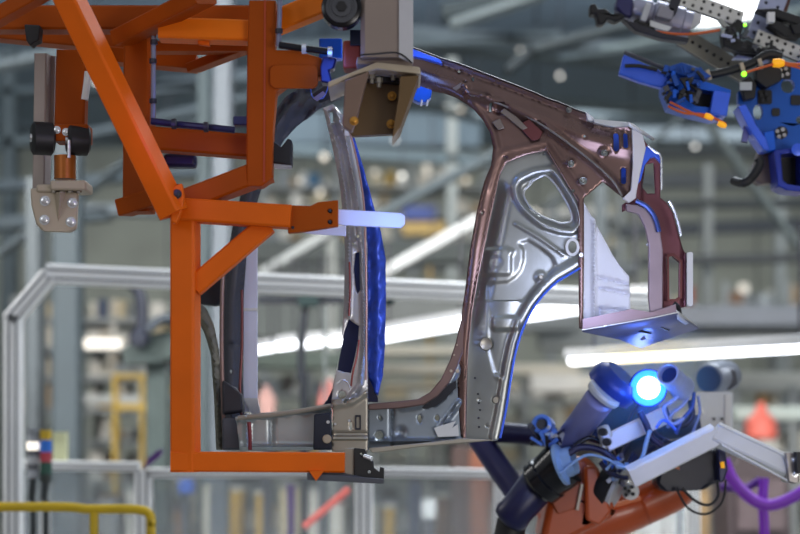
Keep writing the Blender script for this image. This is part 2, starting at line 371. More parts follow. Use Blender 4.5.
for x, y, r in ((41.5, 138, 16.5), (77, 140, 15)):
    b = MB(); A = P(x-10, y, 5.28); lathe(b, A, Vector((1, .35, 0)), [(0, .8*r*sc(5.3)), (.006, r*sc(5.3)), (.056, r*sc(5.3)), (.062, .8*r*sc(5.3))], 36); r1 = b.build('roller', BLACK, t)
    b = MB(); cyl(b, A+Vector((-.004, -.001, 0)), A+Vector((.002, 0, 0)), .012); b.build('hub', BRIGHT, r1)
b = MB(); lathe(b, P(65, 156, 5.28), Vector((0, 0, -1)), [(0, .03), (.065, .03)], 28); b.build('bush', mat('brass_bush', '#a85f1c', .4, .4), t)
b = MB(); cyl(b, P(69, 140, 5.24), P(69, 158, 5.24), .005); b.build('rod', BRIGHT, t)
b = MB(); pbox(b, 50, 180, 86, 190, 5.22, .12); pbox(b, 36, 184, 54, 192, 5.24, .1); tp = b.build('top_plate', BEIGE_L, t, bevel=.006)
for i, x in enumerate((54, 62, 70, 79)):
    b = MB(); lathe(b, P(x, 190, 5.24), Vector((0, 0, -1)), [(0, .008), (.008, .008)], 6); b.build('nut', STEEL_B, tp)
b = MB(); prism(b, [(30, 188), (52, 188), (78, 192), (76, 228), (70, 232), (42, 231), (36, 224), (31, 205)], 5.25, .025); pf = b.build('foot_plate', BEIGE_L, t, bevel=.006)
b = MB(); b.add([P(54, 192, 5.25), P(66, 192, 5.25), P(58, 222, 5.25), P(60, 192, 5.21)], [(0, 1, 2), (0, 3, 1), (0, 2, 3), (1, 3, 2)]); b.build('rib', BEIGE_L, pf)
for x, y in ((45, 201), (72.5, 203), (44.5, 220), (71, 222)):
    b = MB(); bolt(b, x, y, 5.25, 3.5, .012); b.build('bolt', BRIGHT, pf)

# ================================================================ BARE STEEL CAR BODY SIDE
Y1 = 5.5
cb = thing('car_body_side', 'bare steel car body side with pillars, sill and wheel arch hanging from the orange frame', 'car body side', P(380, 450, Y1))
mauve = [(404, 45), (422, 51), (440, 58), (456, 63), (470, 68), (500, 79.5), (530, 91), (548, 99), (560, 103), (574, 109), (588, 114), (592, 121), (610, 123), (630, 126), (634, 131), (632, 165), (631, 197), (622, 198), (603, 182), (584, 198), (584, 262), (583, 330), (579, 328), (578.5, 262), (577.5, 201), (562, 175), (546, 150.5), (526, 155), (506, 162.5), (501, 173), (495, 195), (488, 225), (484, 247), (476, 285), (472, 310), (468, 350), (466, 440), (461, 440), (458, 400), (457, 375), (450, 383), (456, 360), (459, 345), (462, 310), (465, 290), (470, 250), (477, 210), (484, 182), (491, 165), (493, 148), (490, 133), (482, 119), (474, 110), (466, 104), (456, 98), (445, 94), (425, 90), (404, 87)]
rail_low = [(404, 84), (428, 76), (452, 84), (470, 98), (495, 100), (520, 112), (545, 135), (580, 158), (606, 178), (622, 192)]
groove = [(476, 98), (510, 122), (545, 128), (575, 158), (600, 176), (620, 193)]
diag = [(468, 94), (500, 104), (530, 118), (560, 137), (590, 160), (612, 180), (622, 196)]
archin = [(404, 81), (430, 84), (450, 90), (470, 101), (484, 116), (493, 131), (497, 148), (492, 170), (484, 200), (475, 250), (469, 300), (464, 350), (463, 430)]
topl = [(404, 51), (440, 63.5), (470, 74), (500, 85), (530, 97), (560, 109), (586, 121), (630, 132)]
inner = [(578, 201), (546, 150.5), (506, 162.5), (495, 195), (484, 247), (472, 310), (466, 440)]
outer_fl = [(588, 196), (549, 141), (504, 151), (499, 157), (487, 190)]
def rel_m(p):
    h = 0
    d = dpl(p, archin); h += .005*(1-ss(0, 5, d))
    d = dpl(p, diag); h += .014*(1-ss(1, 5, d))
    d = dpl(p, topl); h -= .008*(1-ss(0, 3.5, d))
    d = dpl(p, outer_fl); h += .003*(1-ss(0, 3, d))
    # the roof rail bulges, the triangular web below the diagonal lies deeper
    if p[0] < 640:
        dd = dpl(p, topl); h += .02*math.exp(-((dd-16)/9)**2) if p[1] < 190 else 0
    for q, r, k in (((500, 109), 9, -.02), ((486, 98), 6, .012), ((538, 127), 8, -.014), ((465, 86), 6, .012), ((604, 152), 6, .01), ((570, 162), 5, .012), ((582, 180), 5, .014)):
        d = math.hypot(p[0]-q[0], (p[1]-q[1])*1.3); h += k*(1-ss(r*.5, r, d))
    return h*.75
mh = [circ(459, 71.5, 1.4, 8), circ(473, 79, 1.5, 8, 2.6), rrect(613, 133, 618.5, 152, 2.5, 3), rrect(623, 133, 627.5, 149, 2, 3), circ(484, 137, 1.5, 8), circ(505, 158, 1.3, 8), circ(482, 213, 1.3, 8), circ(606, 154, 2.2, 8), circ(584, 137, 1.2, 8), rrect(621, 168, 626, 184, 2, 3), circ(465, 82, 1, 6), rrect(489, 104, 492, 112, 1.2, 2)]
rp = panel('roof_rail', mauve, Y1, MAUVE, cb, rel_m, mh, step=2.6, thick=.003, label='roof rail and pillar flange, brown reflection in the colour')
pat = MB(); prism(pat, [(517, 125), (529, 119), (543, 132), (540, 139), (532, 141)], Y1-.016, .004); pat.build('welded_patch', MAUVE_D, rp, bevel=.002)
for L in ([(504, 108), (516, 116), (528, 128), (522, 130), (510, 120), (500, 112)], [(492, 122), (500, 118), (505, 128), (498, 130)], [(452, 88), (462, 82), (464, 85), (456, 91)]):
    pat = MB(); prism(pat, L, Y1-.018, .004); pat.build('reinforcement_tab', mat('tab_taupe', '#857a74', .7, .35), rp, bevel=.002)
b = MB(); tube(b, [P(x, y, Y1-.004) for x, y in mauve[:11]], .0028, 8, 3); b.build('hem_edge', mat('hem_dark', '#2c2426', .6, .3), rp)
b = MB(); ptube(b, [(x, y, Y1-.018) for x, y in diag], 2.2, 8, 4); b.build('sealant_line', mat('sealant_grey', '#8b8784', .5, .35), rp)
b = MB(); ptube(b, [(x, y, Y1-.012) for x, y in [(578, 201), (547, 150), (545, 150), (506, 162), (495, 195), (484, 247), (472, 310), (466, 380), (465, 440)]], 1.0, 8, 2); b.build('flange_edge', mat('flange_pale', '#b99a94', .7, .3), rp)
b = MB(); prism(b, [(609, 131), (629, 131), (629, 188), (616, 180), (610, 158)], Y1+.05, .01); b.build('blue_inner_bracket', BLUE_L, cb)
b = MB(); prism(b, [(586, 112), (593, 117), (596, 122), (588, 120)], Y1-.02, .03); b.build('white_tab', WHITE, rp)
b = MB(); prism(b, [(593, 119), (628, 122), (632, 126), (612, 127), (594, 123)], Y1-.03, .02); b.build('clip_strip', STEEL_L, rp, bevel=.002)
for x, y, r in ((571, 164, 3.6), (583, 181, 4.2), (604, 153, 3.4), (544, 154, 1.6), (573, 191, 1.8), (569, 110, 3)):
    b = MB(); lathe(b, P(x, y, Y1-.012), Vector((0, -1, 0)), [(0, r*sc(Y1)), (.005, r*.9*sc(Y1)), (.003, r*.55*sc(Y1)), (.01, r*.35*sc(Y1))], 18); b.build('weld_stud', STEEL, rp)
for x, y in ((484, 234), (466, 283), (455, 335), (481, 218), (494, 168), (581, 255), (461, 236)):
    pass
# --- grey inner quarter panel with the quarter-window opening
inn = [(500, 158), (545, 147), (580, 198), (580, 268), (572, 273), (558, 281), (545, 293), (534, 307), (525, 324), (518, 343), (513, 365), (509, 390), (505, 415), (502, 432), (497, 441), (463, 441), (464, 400), (466, 350), (470, 300), (481, 247), (492, 195)]
win = [(533, 181), (543, 175.5), (548, 177), (553, 182), (558, 188), (564, 198), (569, 208), (571.5, 216), (570.5, 221), (566, 222.5), (560, 223), (554, 221), (547, 218.5), (540, 215), (533, 210), (528, 204), (524, 196), (525, 190), (529, 186)]
ringo = [(515, 187), (519, 180), (526, 176), (535, 172), (544, 170.5), (551, 170), (557, 175), (566, 189), (573, 200), (578, 211), (579, 224), (572, 231), (560, 230), (544, 225), (534, 218), (524, 209), (517, 198)]
pan = [(489, 352), (488, 287), (491, 283), (508, 281.5), (516, 276), (521, 269), (523.5, 260), (523.5, 250), (519, 243), (528, 240), (540, 247), (552, 257), (556, 266), (546, 279), (532, 295), (520, 316), (510, 345), (503, 378), (494, 372)]
emb1 = rrect(482, 248, 511, 275, 4)
arch_band = [(580, 268), (572, 273), (558, 281), (545, 293), (534, 307), (525, 324), (518, 343), (513, 365), (509, 390), (505, 415), (500, 438)]
leftfold = [(503, 160), (497, 185), (488, 225), (478, 265), (470, 310)]
r1 = lip(ringo, .012, 5); r2 = emboss(pan, -.009, 3.5); r3 = emboss(emb1, .011, 4); r4 = emboss(rrect(492, 317, 518, 330, 3), .018, 4)
fold2 = [(517, 187), (508, 215), (502, 240)]
def rel_q(p):
    h = r1(p)+r2(p)+r3(p)+r4(p)
    if ins(p, ringo): h -= .016*ss(0, 4, -sd(p, win)*1.0) *0 + .014*ss(0, 6, sd(p, ringo))
    d = dpl(p, arch_band); h += -.022*ss(16, 8, d) if False else .024*(1-ss(7, 13, d))-.012*(1-ss(0, 3, d))
    h += .009*(1-ss(0, 2.6, dpl(p, [(516, 224), (540, 238), (564, 255)])))
    h -= .045*(1-ss(0, 19, dpl(p, inner[3:])))*ss(360, 300, p[1])
    h += .02*(1-ss(0, 30, abs(p[0]-(500-(p[1]-360)*.1)))) if p[1] > 300 else 0
    h += .004*(1-ss(0, 2, abs(math.sin((p[1]-275)*.55))*2))*ss(4, 0, abs(p[0]-479)-3) if 250 < p[1] < 345 and 474 < p[0] < 490 else 0
    for q, r, k in (((486, 344), 7, -.006), ((496, 400), 4, -.006), ((498, 377), 4, .004), ((512, 252), 3, .006), ((541, 277), 7, .008), ((496, 262), 7, -.004)):
        d = math.hypot(p[0]-q[0], p[1]-q[1]); h += k*(1-ss(r*.6, r, d))
    h += -.02*ss(410, 441, p[1])*0
    return h*.55
qp = panel('quarter_panel', inn, Y1+.02, STEEL, cb, rel_q, [win, circ(572.5, 247, 4.2, 14, 6), circ(487, 426, 1.4, 8), circ(479.5, 400, .9, 6)], step=2.1, thick=.003, label='grey stamped inner quarter panel with a window opening')
b = MB(); ptube(b, [(x, y, Y1-.002) for x, y in ringo+ringo[:1]], 1.1, 8, 3); b.build('window_bead', STEEL_L, qp)
b = MB(); ptube(b, [(x, y, Y1+.01) for x, y in win+win[:1]], 1.8, 8, 3); b.build('window_rim', STEEL_L, qp)
b = MB(); prism(b, circ(572.5, 247, 7, 20, 9), Y1-.01, .006, [circ(572.5, 247, 4.4, 20, 6.2)]); b.build('access_ring', WHITE, qp, label='white ring around the access hole')
b = MB(); ptube(b, [(x, y, Y1-.0) for x, y in arch_band], 2.4, 8, 3); b.build('arch_edge', BLUE_L, qp, label='blue wheel arch edge')
for x, y, r in ((486, 344, 6.5), (496, 400, 3.6), (541, 277, 2.2)):
    b = MB(); lathe(b, P(x, y, Y1+.004), Vector((0, -1, 0)), [(0, r*sc(Y1)), (.002, r*.92*sc(Y1)), (.0005, r*.8*sc(Y1))], 22); b.build('plug', STEEL_B, qp)
for i, (x, y) in enumerate(((478, 394), (479, 403), (480, 410), (478.5, 418), (479, 427), (466, 377), (475, 378))):
    b = MB(); lathe(b, P(x, y, Y1-.004), Vector((0, -1, 0)), [(0, 1.2*sc(Y1)), (.002, .8*sc(Y1))], 8); b.build('weld_spot', DARK, qp)
# --- A pillar (dark, curving away) and hinge pillar
ap = [(339, 87), (341, 100), (326, 105), (311, 115), (297, 126), (285, 139), (275, 155), (266, 175), (258, 200), (252, 225), (247, 250), (244, 290), (243, 330), (242, 370), (244, 400), (246, 450), (222, 450), (222, 400), (221, 370), (222, 330), (222, 300), (226, 262), (233, 225), (242, 190), (252, 160), (263, 134), (274, 112), (286, 97), (302, 86), (320, 79), (332, 81)]
amid = [(336, 94), (310, 100), (290, 112), (275, 133), (262, 160), (252, 190), (243, 225), (237, 262), (233, 300), (232, 340), (232, 450)]
def rel_a(p):
    d = dpl(p, amid); h = .035*(1-ss(2, 9, d))
    for y in (150, 215, 345, 402): h -= .012*(1-ss(0, 4, abs(p[1]-y)))
    h += .006*math.sin(p[0]*.5+p[1]*.35)*(1 if p[1] < 130 else 0)
    return h
pa = panel('front_pillar', ap, Y1+.22, SLATE, cb, rel_a, [circ(232, 372, 2, 10)], step=3, thick=.004, label='dark curved front pillar')
b = MB(); ptube(b, [(224, 262, 5.6), (222, 300, 5.6), (222, 370, 5.6), (225, 450, 5.6)], 4.5, 8, 4); b.build('pillar_flange', mat('flange_brown', '#7f6864', .6, .35), pa)
b = MB(); ptube(b, [(242, 290, 5.62), (242, 345, 5.62), (240, 400, 5.62), (247, 450, 5.62)], 3, 8, 4); b.build('pillar_flange', MAUVE_D, pa)
b = MB(); prism(b, [(222, 380), (236, 388), (242, 396), (243, 412), (222, 415)], 5.58, .08); b.build('hinge_box', DARK, pa, bevel=.008)
b = MB(); prism(b, [(222, 418), (240, 418), (246, 412), (250, 418), (249, 450), (222, 450)], 5.56, .09); b.build('pillar_foot', SLATE, pa, bevel=.008)
b = MB(); prism(b, [(341, 95), (320, 103), (312, 94), (326, 84), (332, 88), (338, 88)], 5.6, .01); b.build('pillar_cap', DARK, pa, bevel=.004)
b = MB(); tube(b, [P(311, 78, 5.6), P(311, 92, 5.6), P(314, 98, 5.58), P(323, 98, 5.58), P(328, 87, 5.58), P(326, 84, 5.58)], .0016, 6, 3); b.build('blue_wire', BLUE_L, pa)
b = MB(); prism(b, [(313, 98), (323, 91), (326, 94), (317, 101)], 5.575, .006); b.build('tag_plate', mat('tag_violet', '#8a8cc0', .3, .3), pa)
fb = MB(); 
fb2 = [(196, 300), (206, 308), (214, 325), (219, 350), (221, 400), (223, 450), (216, 450), (214, 400), (211, 355), (205, 335), (198, 320)]
panel('fender_bracket', fb2, 5.7, mat('olive_steel', '#77766a', .5, .45), cb, lambda p: .01*(1-ss(0, 3, dpl(p, [(200, 308), (212, 340), (217, 400), (219, 450)]))), (), step=3)
b = MB(); prism(b, [(198, 268), (218, 262), (244, 262), (244, 300), (226, 296), (218, 306), (198, 304)], 5.85, .06); b.build('inner_bulkhead', DARK, cb, bevel=.01)
# --- B pillar
bp = [(323, 108), (333, 104), (345, 117), (352, 138), (358, 160), (363, 190), (366, 220), (367.5, 250), (368, 300), (368, 350), (368, 408), (331, 408), (333, 385), (338, 362), (342, 340), (343, 318), (344, 300), (345, 250), (343, 215), (339, 180), (332, 145)]
cav = [(349, 319), (354, 323), (359, 326), (358, 340), (355, 356), (351, 373), (344, 372), (337, 370), (340, 350), (345, 330)]
slot = [(355.5, 253), (359.5, 252), (360, 290), (357.5, 294), (355.5, 286), (354, 270)]
rid1 = [(336, 110), (346, 140), (354, 180), (360, 215), (362.5, 250), (364, 300), (364, 350), (360, 385), (350, 398)]
rid2 = [(328, 112), (338, 150), (345, 190), (349, 230), (349, 280), (348, 315)]
vall = [(331, 112), (342, 150), (350, 190), (355, 225), (357, 245)]
def rel_b(p): return .022*(1-ss(0, 4, dpl(p, rid1)))+.016*(1-ss(0, 3, dpl(p, rid2)))-.008*(1-ss(0, 4, dpl(p, vall)))+.012*ss(3, 0, abs(p[1]-400))
pb = panel('centre_pillar', bp, Y1-.03, mat('pillar_steel', '#c6c5c8', .7, .33, .1, 9), cb, rel_b, [cav, slot, rrect(329.5, 112, 333, 124, 1.5, 3), circ(358, 236, 1.6, 8), circ(353.5, 244, 1.5, 8), circ(353, 180, 1, 6), circ(342, 395, 4, 12)], step=2.1, thick=.003, label='silver centre pillar with red sealed seams')
b = MB(); prism(b, [(345, 314), (362, 314), (362, 378), (337, 376), (339, 360), (343, 340)], Y1+.03, .02); b.build('pillar_lining', mat('navy_lining', '#141b48', .1, .35), pb)
b = MB(); prism(b, [(352, 250), (362, 250), (362, 296), (352, 296)], Y1+.02, .02); b.build('slot_lining', mat('navy_lining', '#141b48'), pb)
RS = mat('red_sealant', '#94504e', .35, .35)
b = MB(); ptube(b, [(349.5, 262, 5.45), (350, 290, 5.45), (349, 316, 5.45)], 2, 8, 4); b.build('seam', RS, pb)
b = MB(); ptube(b, [(359, 340, 5.45), (357, 356, 5.44), (353, 372, 5.44), (351, 386, 5.45)], 2, 8, 4); b.build('seam', RS, pb)
b = MB(); ptube(b, [(346, 118, 5.44), (357, 160, 5.44), (364, 205, 5.44), (365.5, 250, 5.44), (366.5, 300, 5.44), (366, 380, 5.44)], 2, 8, 4); b.build('pillar_edge', mat('pink_edge', '#caa6a2', .7, .3), pb)
b = MB(); ptube(b, [(337, 384, 5.42), (342, 380, 5.42), (348, 383, 5.42), (350, 390, 5.42)], 1.6, 8, 4); b.build('wire_ring', BRIGHT, pb)
bf = [(346, 128), (352, 130), (361, 160), (372, 200), (381, 232), (385.5, 258), (386, 300), (385, 345), (383, 375), (378, 396), (372, 390), (367, 372), (367, 300), (367, 250), (364, 210), (358, 170), (350, 140)]
panel('blue_lit_pillar', bf, Y1+.01, BLUE_LIT, cb, lambda p: .018*(1-ss(0, 8, dpl(p, [(350, 132), (366, 180), (377, 230), (379, 300), (377, 392)])))+.004*math.sin(p[1]*.21+p[0]*.3), (), step=2.8, thick=.003, label='scratched pillar strip, blue light put in its colour')
b = MB(); prism(b, [(366, 372), (378, 398), (378, 402), (366, 402)], Y1+.0, .03); b.build('pillar_base', mat('navy_base', '#17163c', .2, .4), cb); b = MB(); prism(b, [(327, 400), (333, 388), (333, 406), (322, 406)], Y1+.03, .02); b.build('pillar_base', mat('navy_base', '#17163c', .2, .4), cb)
b = MB(); pbox(b, 344, 127, 351, 136, 5.44, .02); b.build('white_clip', WHITE, cb, bevel=.004)
# --- sill
s1 = [(236, 417), (262, 413), (300, 410), (331, 405), (333, 450), (240, 451)]
def rel_s(p): return .03*(1-ss(0, 3, p[1]-(420-(p[0]-236)*.13)))-.012*(1-ss(0, 4, abs(p[0]-272)))+.016*(1-ss(0, 3, abs(p[1]-447)))+.02*(1-ss(0, 4, abs(p[0]-247)))
sl = panel('front_sill', s1, Y1+.02, mat('sill_zinc', '#b9c0c4', .7, .33, .1, 8), cb, rel_s, (), step=2.6)
b = MB(); ptube(b, [(238, 418, 5.48), (270, 415, 5.48), (300, 411, 5.48), (331, 406, 5.48)], 5, 8, 4); b.build('sill_flange', STEEL_B, sl)
b = MB(); ptube(b, [(249, 422, 5.47), (250, 436, 5.47), (250, 450, 5.47)], 4, 8, 4); b.build('red_seam', mat('maroon_seam', '#7a2a34', .3, .4), sl)
b = MB(); prism(b, [(314, 414), (331, 412), (332, 450), (313, 450)], 5.43, .05); sb = b.build('sill_block', mat('block_navy', '#262b3a', .3, .4), sl, bevel=.005)
for x, y, r in ((328, 422, 2), (327, 439, 4.6)):
    b = MB(); lathe(b, P(x, y, 5.428), Vector((0, -1, 0)), [(0, r*sc(5.4)), (.003, r*.8*sc(5.4))], 18); b.build('plug', BRIGHT if r < 3 else BEIGE_L, sb)
tp_ = [(333, 400), (341, 398), (345, 404), (350, 399), (360, 396), (368, 388), (368, 452), (332, 452)]
tj = panel('pillar_foot_plate', tp_, Y1-.06, STEEL_B, cb, lambda p: .012*(1-ss(0, 2.5, abs(p[1]-438)))-.01*(1-ss(0, 2, abs(p[1]-434)))+.01*(1-ss(0, 5, dpl(p, [(335, 405), (352, 402), (366, 392)]))), [circ(351, 426, 1.5, 8, 4)], step=2.2)
b = MB(); prism(b, rrect(355, 415, 361, 430, 1), 5.435, .006, [rrect(356.5, 417, 359.5, 428, .8)]); b.build('data_plate', DARK, tj)
for x, y in ((335, 424), (349, 421)):
    b = MB(); lathe(b, P(x, y, 5.44), Vector((0, -1, 0)), [(0, 1.5*sc(5.4)), (.004, sc(5.4))], 10); b.build('weld_stud', STEEL_L, tj)
s2 = [(368, 408), (404, 405), (424, 402), (438, 392), (450, 378), (458, 362), (462, 372), (463, 440), (420, 445), (368, 450)]
dk = [(420, 406), (434, 398), (444, 386), (456, 381), (456, 388), (446, 398), (436, 406), (424, 409)]
def rel_s2(p):
    h = -.03*ss(0, 4, sd(p, dk)); h += .014*(1-ss(0, 3, abs(p[1]-441)))-.01*(1-ss(0, 3, abs(p[0]-392)))
    h += .01*(1-ss(0, 4, dpl(p, [(440, 428), (460, 402)])))-.012*(1-ss(0, 8, math.hypot(p[0]-400, p[1]-432)))
    return h+.012*(1-ss(3, 7, dpl(p, [(404, 405), (424, 402), (438, 392), (450, 378), (458, 362)])))
sr = panel('rear_sill', s2, Y1+.0, mat('sill_blue_grey', '#8f99a4', .7, .35, .15, 9), cb, rel_s2, [circ(379, 435, 4.3, 14), circ(380, 418, 1.4, 8, 2.4), circ(419.5, 419, 2, 10, 4.2), circ(437, 418, 2.2, 10, 3)], step=2.3)
b = MB(); prism(b, dk, Y1-.004, .003); b.build('recess_shade_sheet', mat('recess_shade', '#2b2d36', .4, .4), sr)  # dark sheet laid in for the shade of the recess
fl = [(368, 404), (400, 401), (418, 399), (430, 392), (441, 379), (450, 360), (456, 342), (461, 320), (464, 320), (463, 352), (458, 366), (450, 382), (438, 396), (424, 405), (404, 408), (368, 410)]
b = MB(); prism(b, fl, Y1-.05, .05); b.build('sill_curve_flange', mat('flange_brown', '#7f6864'), cb, bevel=.004)
for x, y, rx, ry in ((451, 371, 1.5, 3), (457.5, 371, 2.2, 6), (454, 355, 1, 1.4), (457, 345, .9, 1.2)):
    b = MB(); lathe(b, P(x, y, Y1-.05), Vector((0, -1, 0)), [(0, rx*sc(Y1)), (.003, rx*.8*sc(Y1))], 12); b.build('plug', BEIGE_L, cb)
b = MB(); prism(b, [(368, 448), (420, 443), (463, 438), (497, 440), (466, 443), (420, 447), (385, 452), (372, 453)], Y1-.05, .08); b.build('sill_bottom_flange', STEEL_B, cb, bevel=.003)
b = MB(); prism(b, [(434, 428), (446, 424), (456, 421), (452, 428), (458, 424), (459, 436), (438, 437)], Y1-.02, .01); b.build('bright_tab', STEEL_L, cb)
# --- white inner liner and tail pillar
wl = [(582, 199), (587, 208), (597, 226), (606, 243), (612, 255), (619, 266), (628.5, 277), (630, 312), (606, 316), (583.5, 320)]
def rel_w(p):
    h = .014*(1-ss(0, 3, abs(p[0]-594)))
    for a, c in (((598, 277), (628, 285)), ((600, 288), (628, 294)), ((600, 308), (630, 312)), ((600, 308), (600, 316))): h -= .016*(1-ss(0, 2.5, dseg(p, a, c)))
    return h+.015*ss(594, 628, p[0])
panel('wheelhouse_liner', wl, Y1+.06, mat('liner_lit_white', '#eceefa', .0, .4, .04, 9), cb, rel_w, (), step=2.2, label='pale ribbed wheelhouse liner')  # lamp light on the liner put into its white base
b = MB(); prism(b, [(632, 126), (643, 135), (646, 148), (641, 170), (637, 190), (636, 198), (629, 203), (623, 198), (631, 190), (633, 165)], Y1-.03, .02); b.build('white_flange', mat('flange_white', '#d9d6dc', .3, .3, .05), cb, bevel=.002)
b = MB(); b.add([P(629, 123, 5.42), P(634, 125, 5.42), P(655, 139, 5.55), P(653, 141, 5.55), P(640, 133, 5.47), P(629, 127, 5.43)], [(0, 1, 2, 3, 4, 5)]); b.build('white_lip', WHITE, cb, solid=.006)
tl = [(640, 146), (645, 137), (651, 146), (658, 150), (662, 158), (662, 196), (668, 201), (675, 212), (680, 232), (684, 244), (687, 252), (687, 306), (650, 316), (648, 300), (648, 245), (645, 228), (639, 216), (631, 208), (622, 212), (622, 205), (634, 196)]
tcurve = [(634, 200), (646, 206), (655, 222), (660, 245), (662, 310)]
def rel_t(p): return .03*(1-ss(0, 3, -(p[0]-tx(p[1]))))*0+.04*ss(-3, 3, -dside(p))+.012*(1-ss(0, 2.5, dpl(p, tcurve)))
def dside(p):
    y = p[1]; pts = tcurve
    if y <= pts[0][1]: x = pts[0][0]+8
    else:
        x = pts[-1][0]
        for a, c in zip(pts, pts[1:]):
            if a[1] <= y <= c[1]: x = a[0]+(c[0]-a[0])*(y-a[1])/(c[1]-a[1]); break
    return p[0]-x
def rel_t(p): return -.035*ss(-2, 3, dside(p))+.012*(1-ss(0, 2.5, dpl(p, tcurve)))-.01*(1-ss(0, 3, abs(p[0]-685)))
tpn = panel('tail_pillar', tl, Y1+.04, mat('tail_maroon', '#7a4a55', .55, .3, .14, 8), cb, rel_t, [[(647, 163), (655, 161), (656.5, 192), (649, 192), (644, 186)], [(668, 256), (673, 255), (681, 262), (680, 296), (676, 299), (669, 299)]], step=2.2, thick=.004, label='maroon tail lamp pillar')
strip = [(626, 204), (638, 205), (653, 212), (660, 230), (663, 250), (663, 312), (650, 314), (648.5, 300), (648.5, 245), (645, 228), (638, 214), (626, 211)]
b = MB(); prism(b, strip, Y1-.015, .012); b.build('pillar_strip', mat('strip_mauve', '#9f8f9c', .6, .3, .1), tpn, bevel=.003)
b = MB(); ptube(b, [(636, 201, 5.475), (647, 207, 5.475), (655, 218, 5.475), (659, 232, 5.475)], 5, 8, 4); b.build('blue_edge', mat('edge_blue', '#3e5296', .5, .3), tpn)
b = MB(); prism(b, [(646, 146), (653, 148), (660, 154), (661, 163), (655, 157), (650, 158), (645, 165), (641, 180), (637, 186), (640, 165)], Y1-.01, .02); b.build('blue_lit_cap', BLUE_L, tpn, bevel=.003)  # blue light on the pillar top put into the colour
b = MB(); ptube(b, [(648, 146, 5.48), (655, 152, 5.48), (661, 158, 5.48), (661.5, 190, 5.48)], 2.4, 8, 3); b.build('white_edge', BRIGHT, tpn)
b = MB(); ptube(b, [(669, 201, 5.5), (674, 210, 5.5), (679, 226, 5.5), (681, 236, 5.5)], 3.2, 8, 3); b.build('white_edge', BRIGHT, tpn)
b = MB(); prism(b, [(667, 254), (674, 253), (682.5, 261), (682, 298), (677, 301), (667.5, 301)], Y1+.05, .008, [[(669, 257), (673, 256), (680.5, 262.5), (680, 297), (676, 299), (669.5, 299)]]); b.build('opening_rim', MAUVE_D, tpn)
b = MB(); prism(b, rrect(687, 252, 693, 306, 2), Y1+.06, .02); b.build('white_upright', WHITE, cb, bevel=.003)
# bottom shelf of the tail
b = MB(); prism(b, [(582, 319), (631, 309), (650, 312), (676, 304), (677, 312), (651, 317.5), (582, 330)], Y1-.03, .008); b.build('shelf_lip', mat('lip_mauve', '#93808c', .6, .33, .1), cb, bevel=.002)
b = MB(); b.add([P(582, 330, 5.47), P(651, 317.5, 5.47), P(677, 312, 5.47), P(698, 327, 5.75), P(668, 337, 5.78), P(640, 346, 5.8), P(620, 338, 5.68)], [(0, 1, 2, 3, 4, 5, 6)]); sh = b.build('shelf_underside', mat('shelf_steel', '#8086b0', .5, .35, .15, 12), cb, solid=.006)
b = MB(); tube(b, [P(582, 330, 5.465), P(651, 318, 5.465), P(677, 312.5, 5.465)], .0022, 6, 1); b.build('shelf_edge', BRIGHT, sh)
b = MB(); b.add([P(677, 311, 5.46), P(680, 313, 5.48), P(697, 326, 5.74), P(690, 328, 5.74), P(678, 320, 5.5)], [(0, 1, 2, 3, 4)]); b.build('shelf_flap', WHITE, sh, solid=.005)
for x0, y0, x1, y1 in ((613, 331, 622, 335), (640, 331, 650, 333), (660, 326, 668, 330), (655, 320, 674, 321)):
    b = MB(); beam(b, (x0, y0), (x1, y1), 2.4, 5.6, 5.66, .01); b.build('weld_tab', STEEL_L if x0 < 630 else DARK, sh)
b = MB(); ptube(b, [(674, 304, 5.5), (678, 308, 5.5), (679, 318, 5.55)], 6, 8, 3); b.build('drain_clip', DARK, cb)
b = MB(); lathe(b, P(648, 244, 5.5), Vector((0, -1, 0)), [(0, .006), (.006, .003)], 12); b.build('weld_stud', BRIGHT, cb)
b = MB(); lathe(b, P(581, 255, 5.47), Vector((0, -1, 0)), [(0, .008), (.006, .005)], 12); b.build('weld_stud', BRIGHT, cb)
# blue-lit clips at the top of the roof rail, blue light in their colour
b = MB(); prism(b, [(412, 48), (424, 53), (440, 59), (443, 64), (436, 62), (422, 58), (412, 56)], 5.42, .03); b.build('blue_lit_strip', BLUE_L, cb, bevel=.003)
t = MB(); prism(t, [(411, 88), (420, 86), (432, 90), (431, 97), (426, 102), (418, 102), (411, 98)], 5.35, .05)
t = t.build('blue_lit_clamp', BLUE, None, bevel=.003); tag(t, 'small blue-lit clamp block under the roof rail beside the hanger foot', 'clamp')  # blue light on the block put into its colour
for x in (422, 428):
    b = MB(); beam(b, (x, 100), (x-1, 106), 2, 5.35, 5.35); b.build('prong', BRIGHT, t)
t.name = 'clamp_block'; ORG[t.name] = t.location.copy()
#ROBOTS
# ================================================================ WELDING ROBOT (bottom right)
YR = 6.3
r = thing('welding_robot', 'orange robot arm with navy sleeves, cables and a bright blue work lamp, bottom right', 'robot', P(600, 560, 6.7))
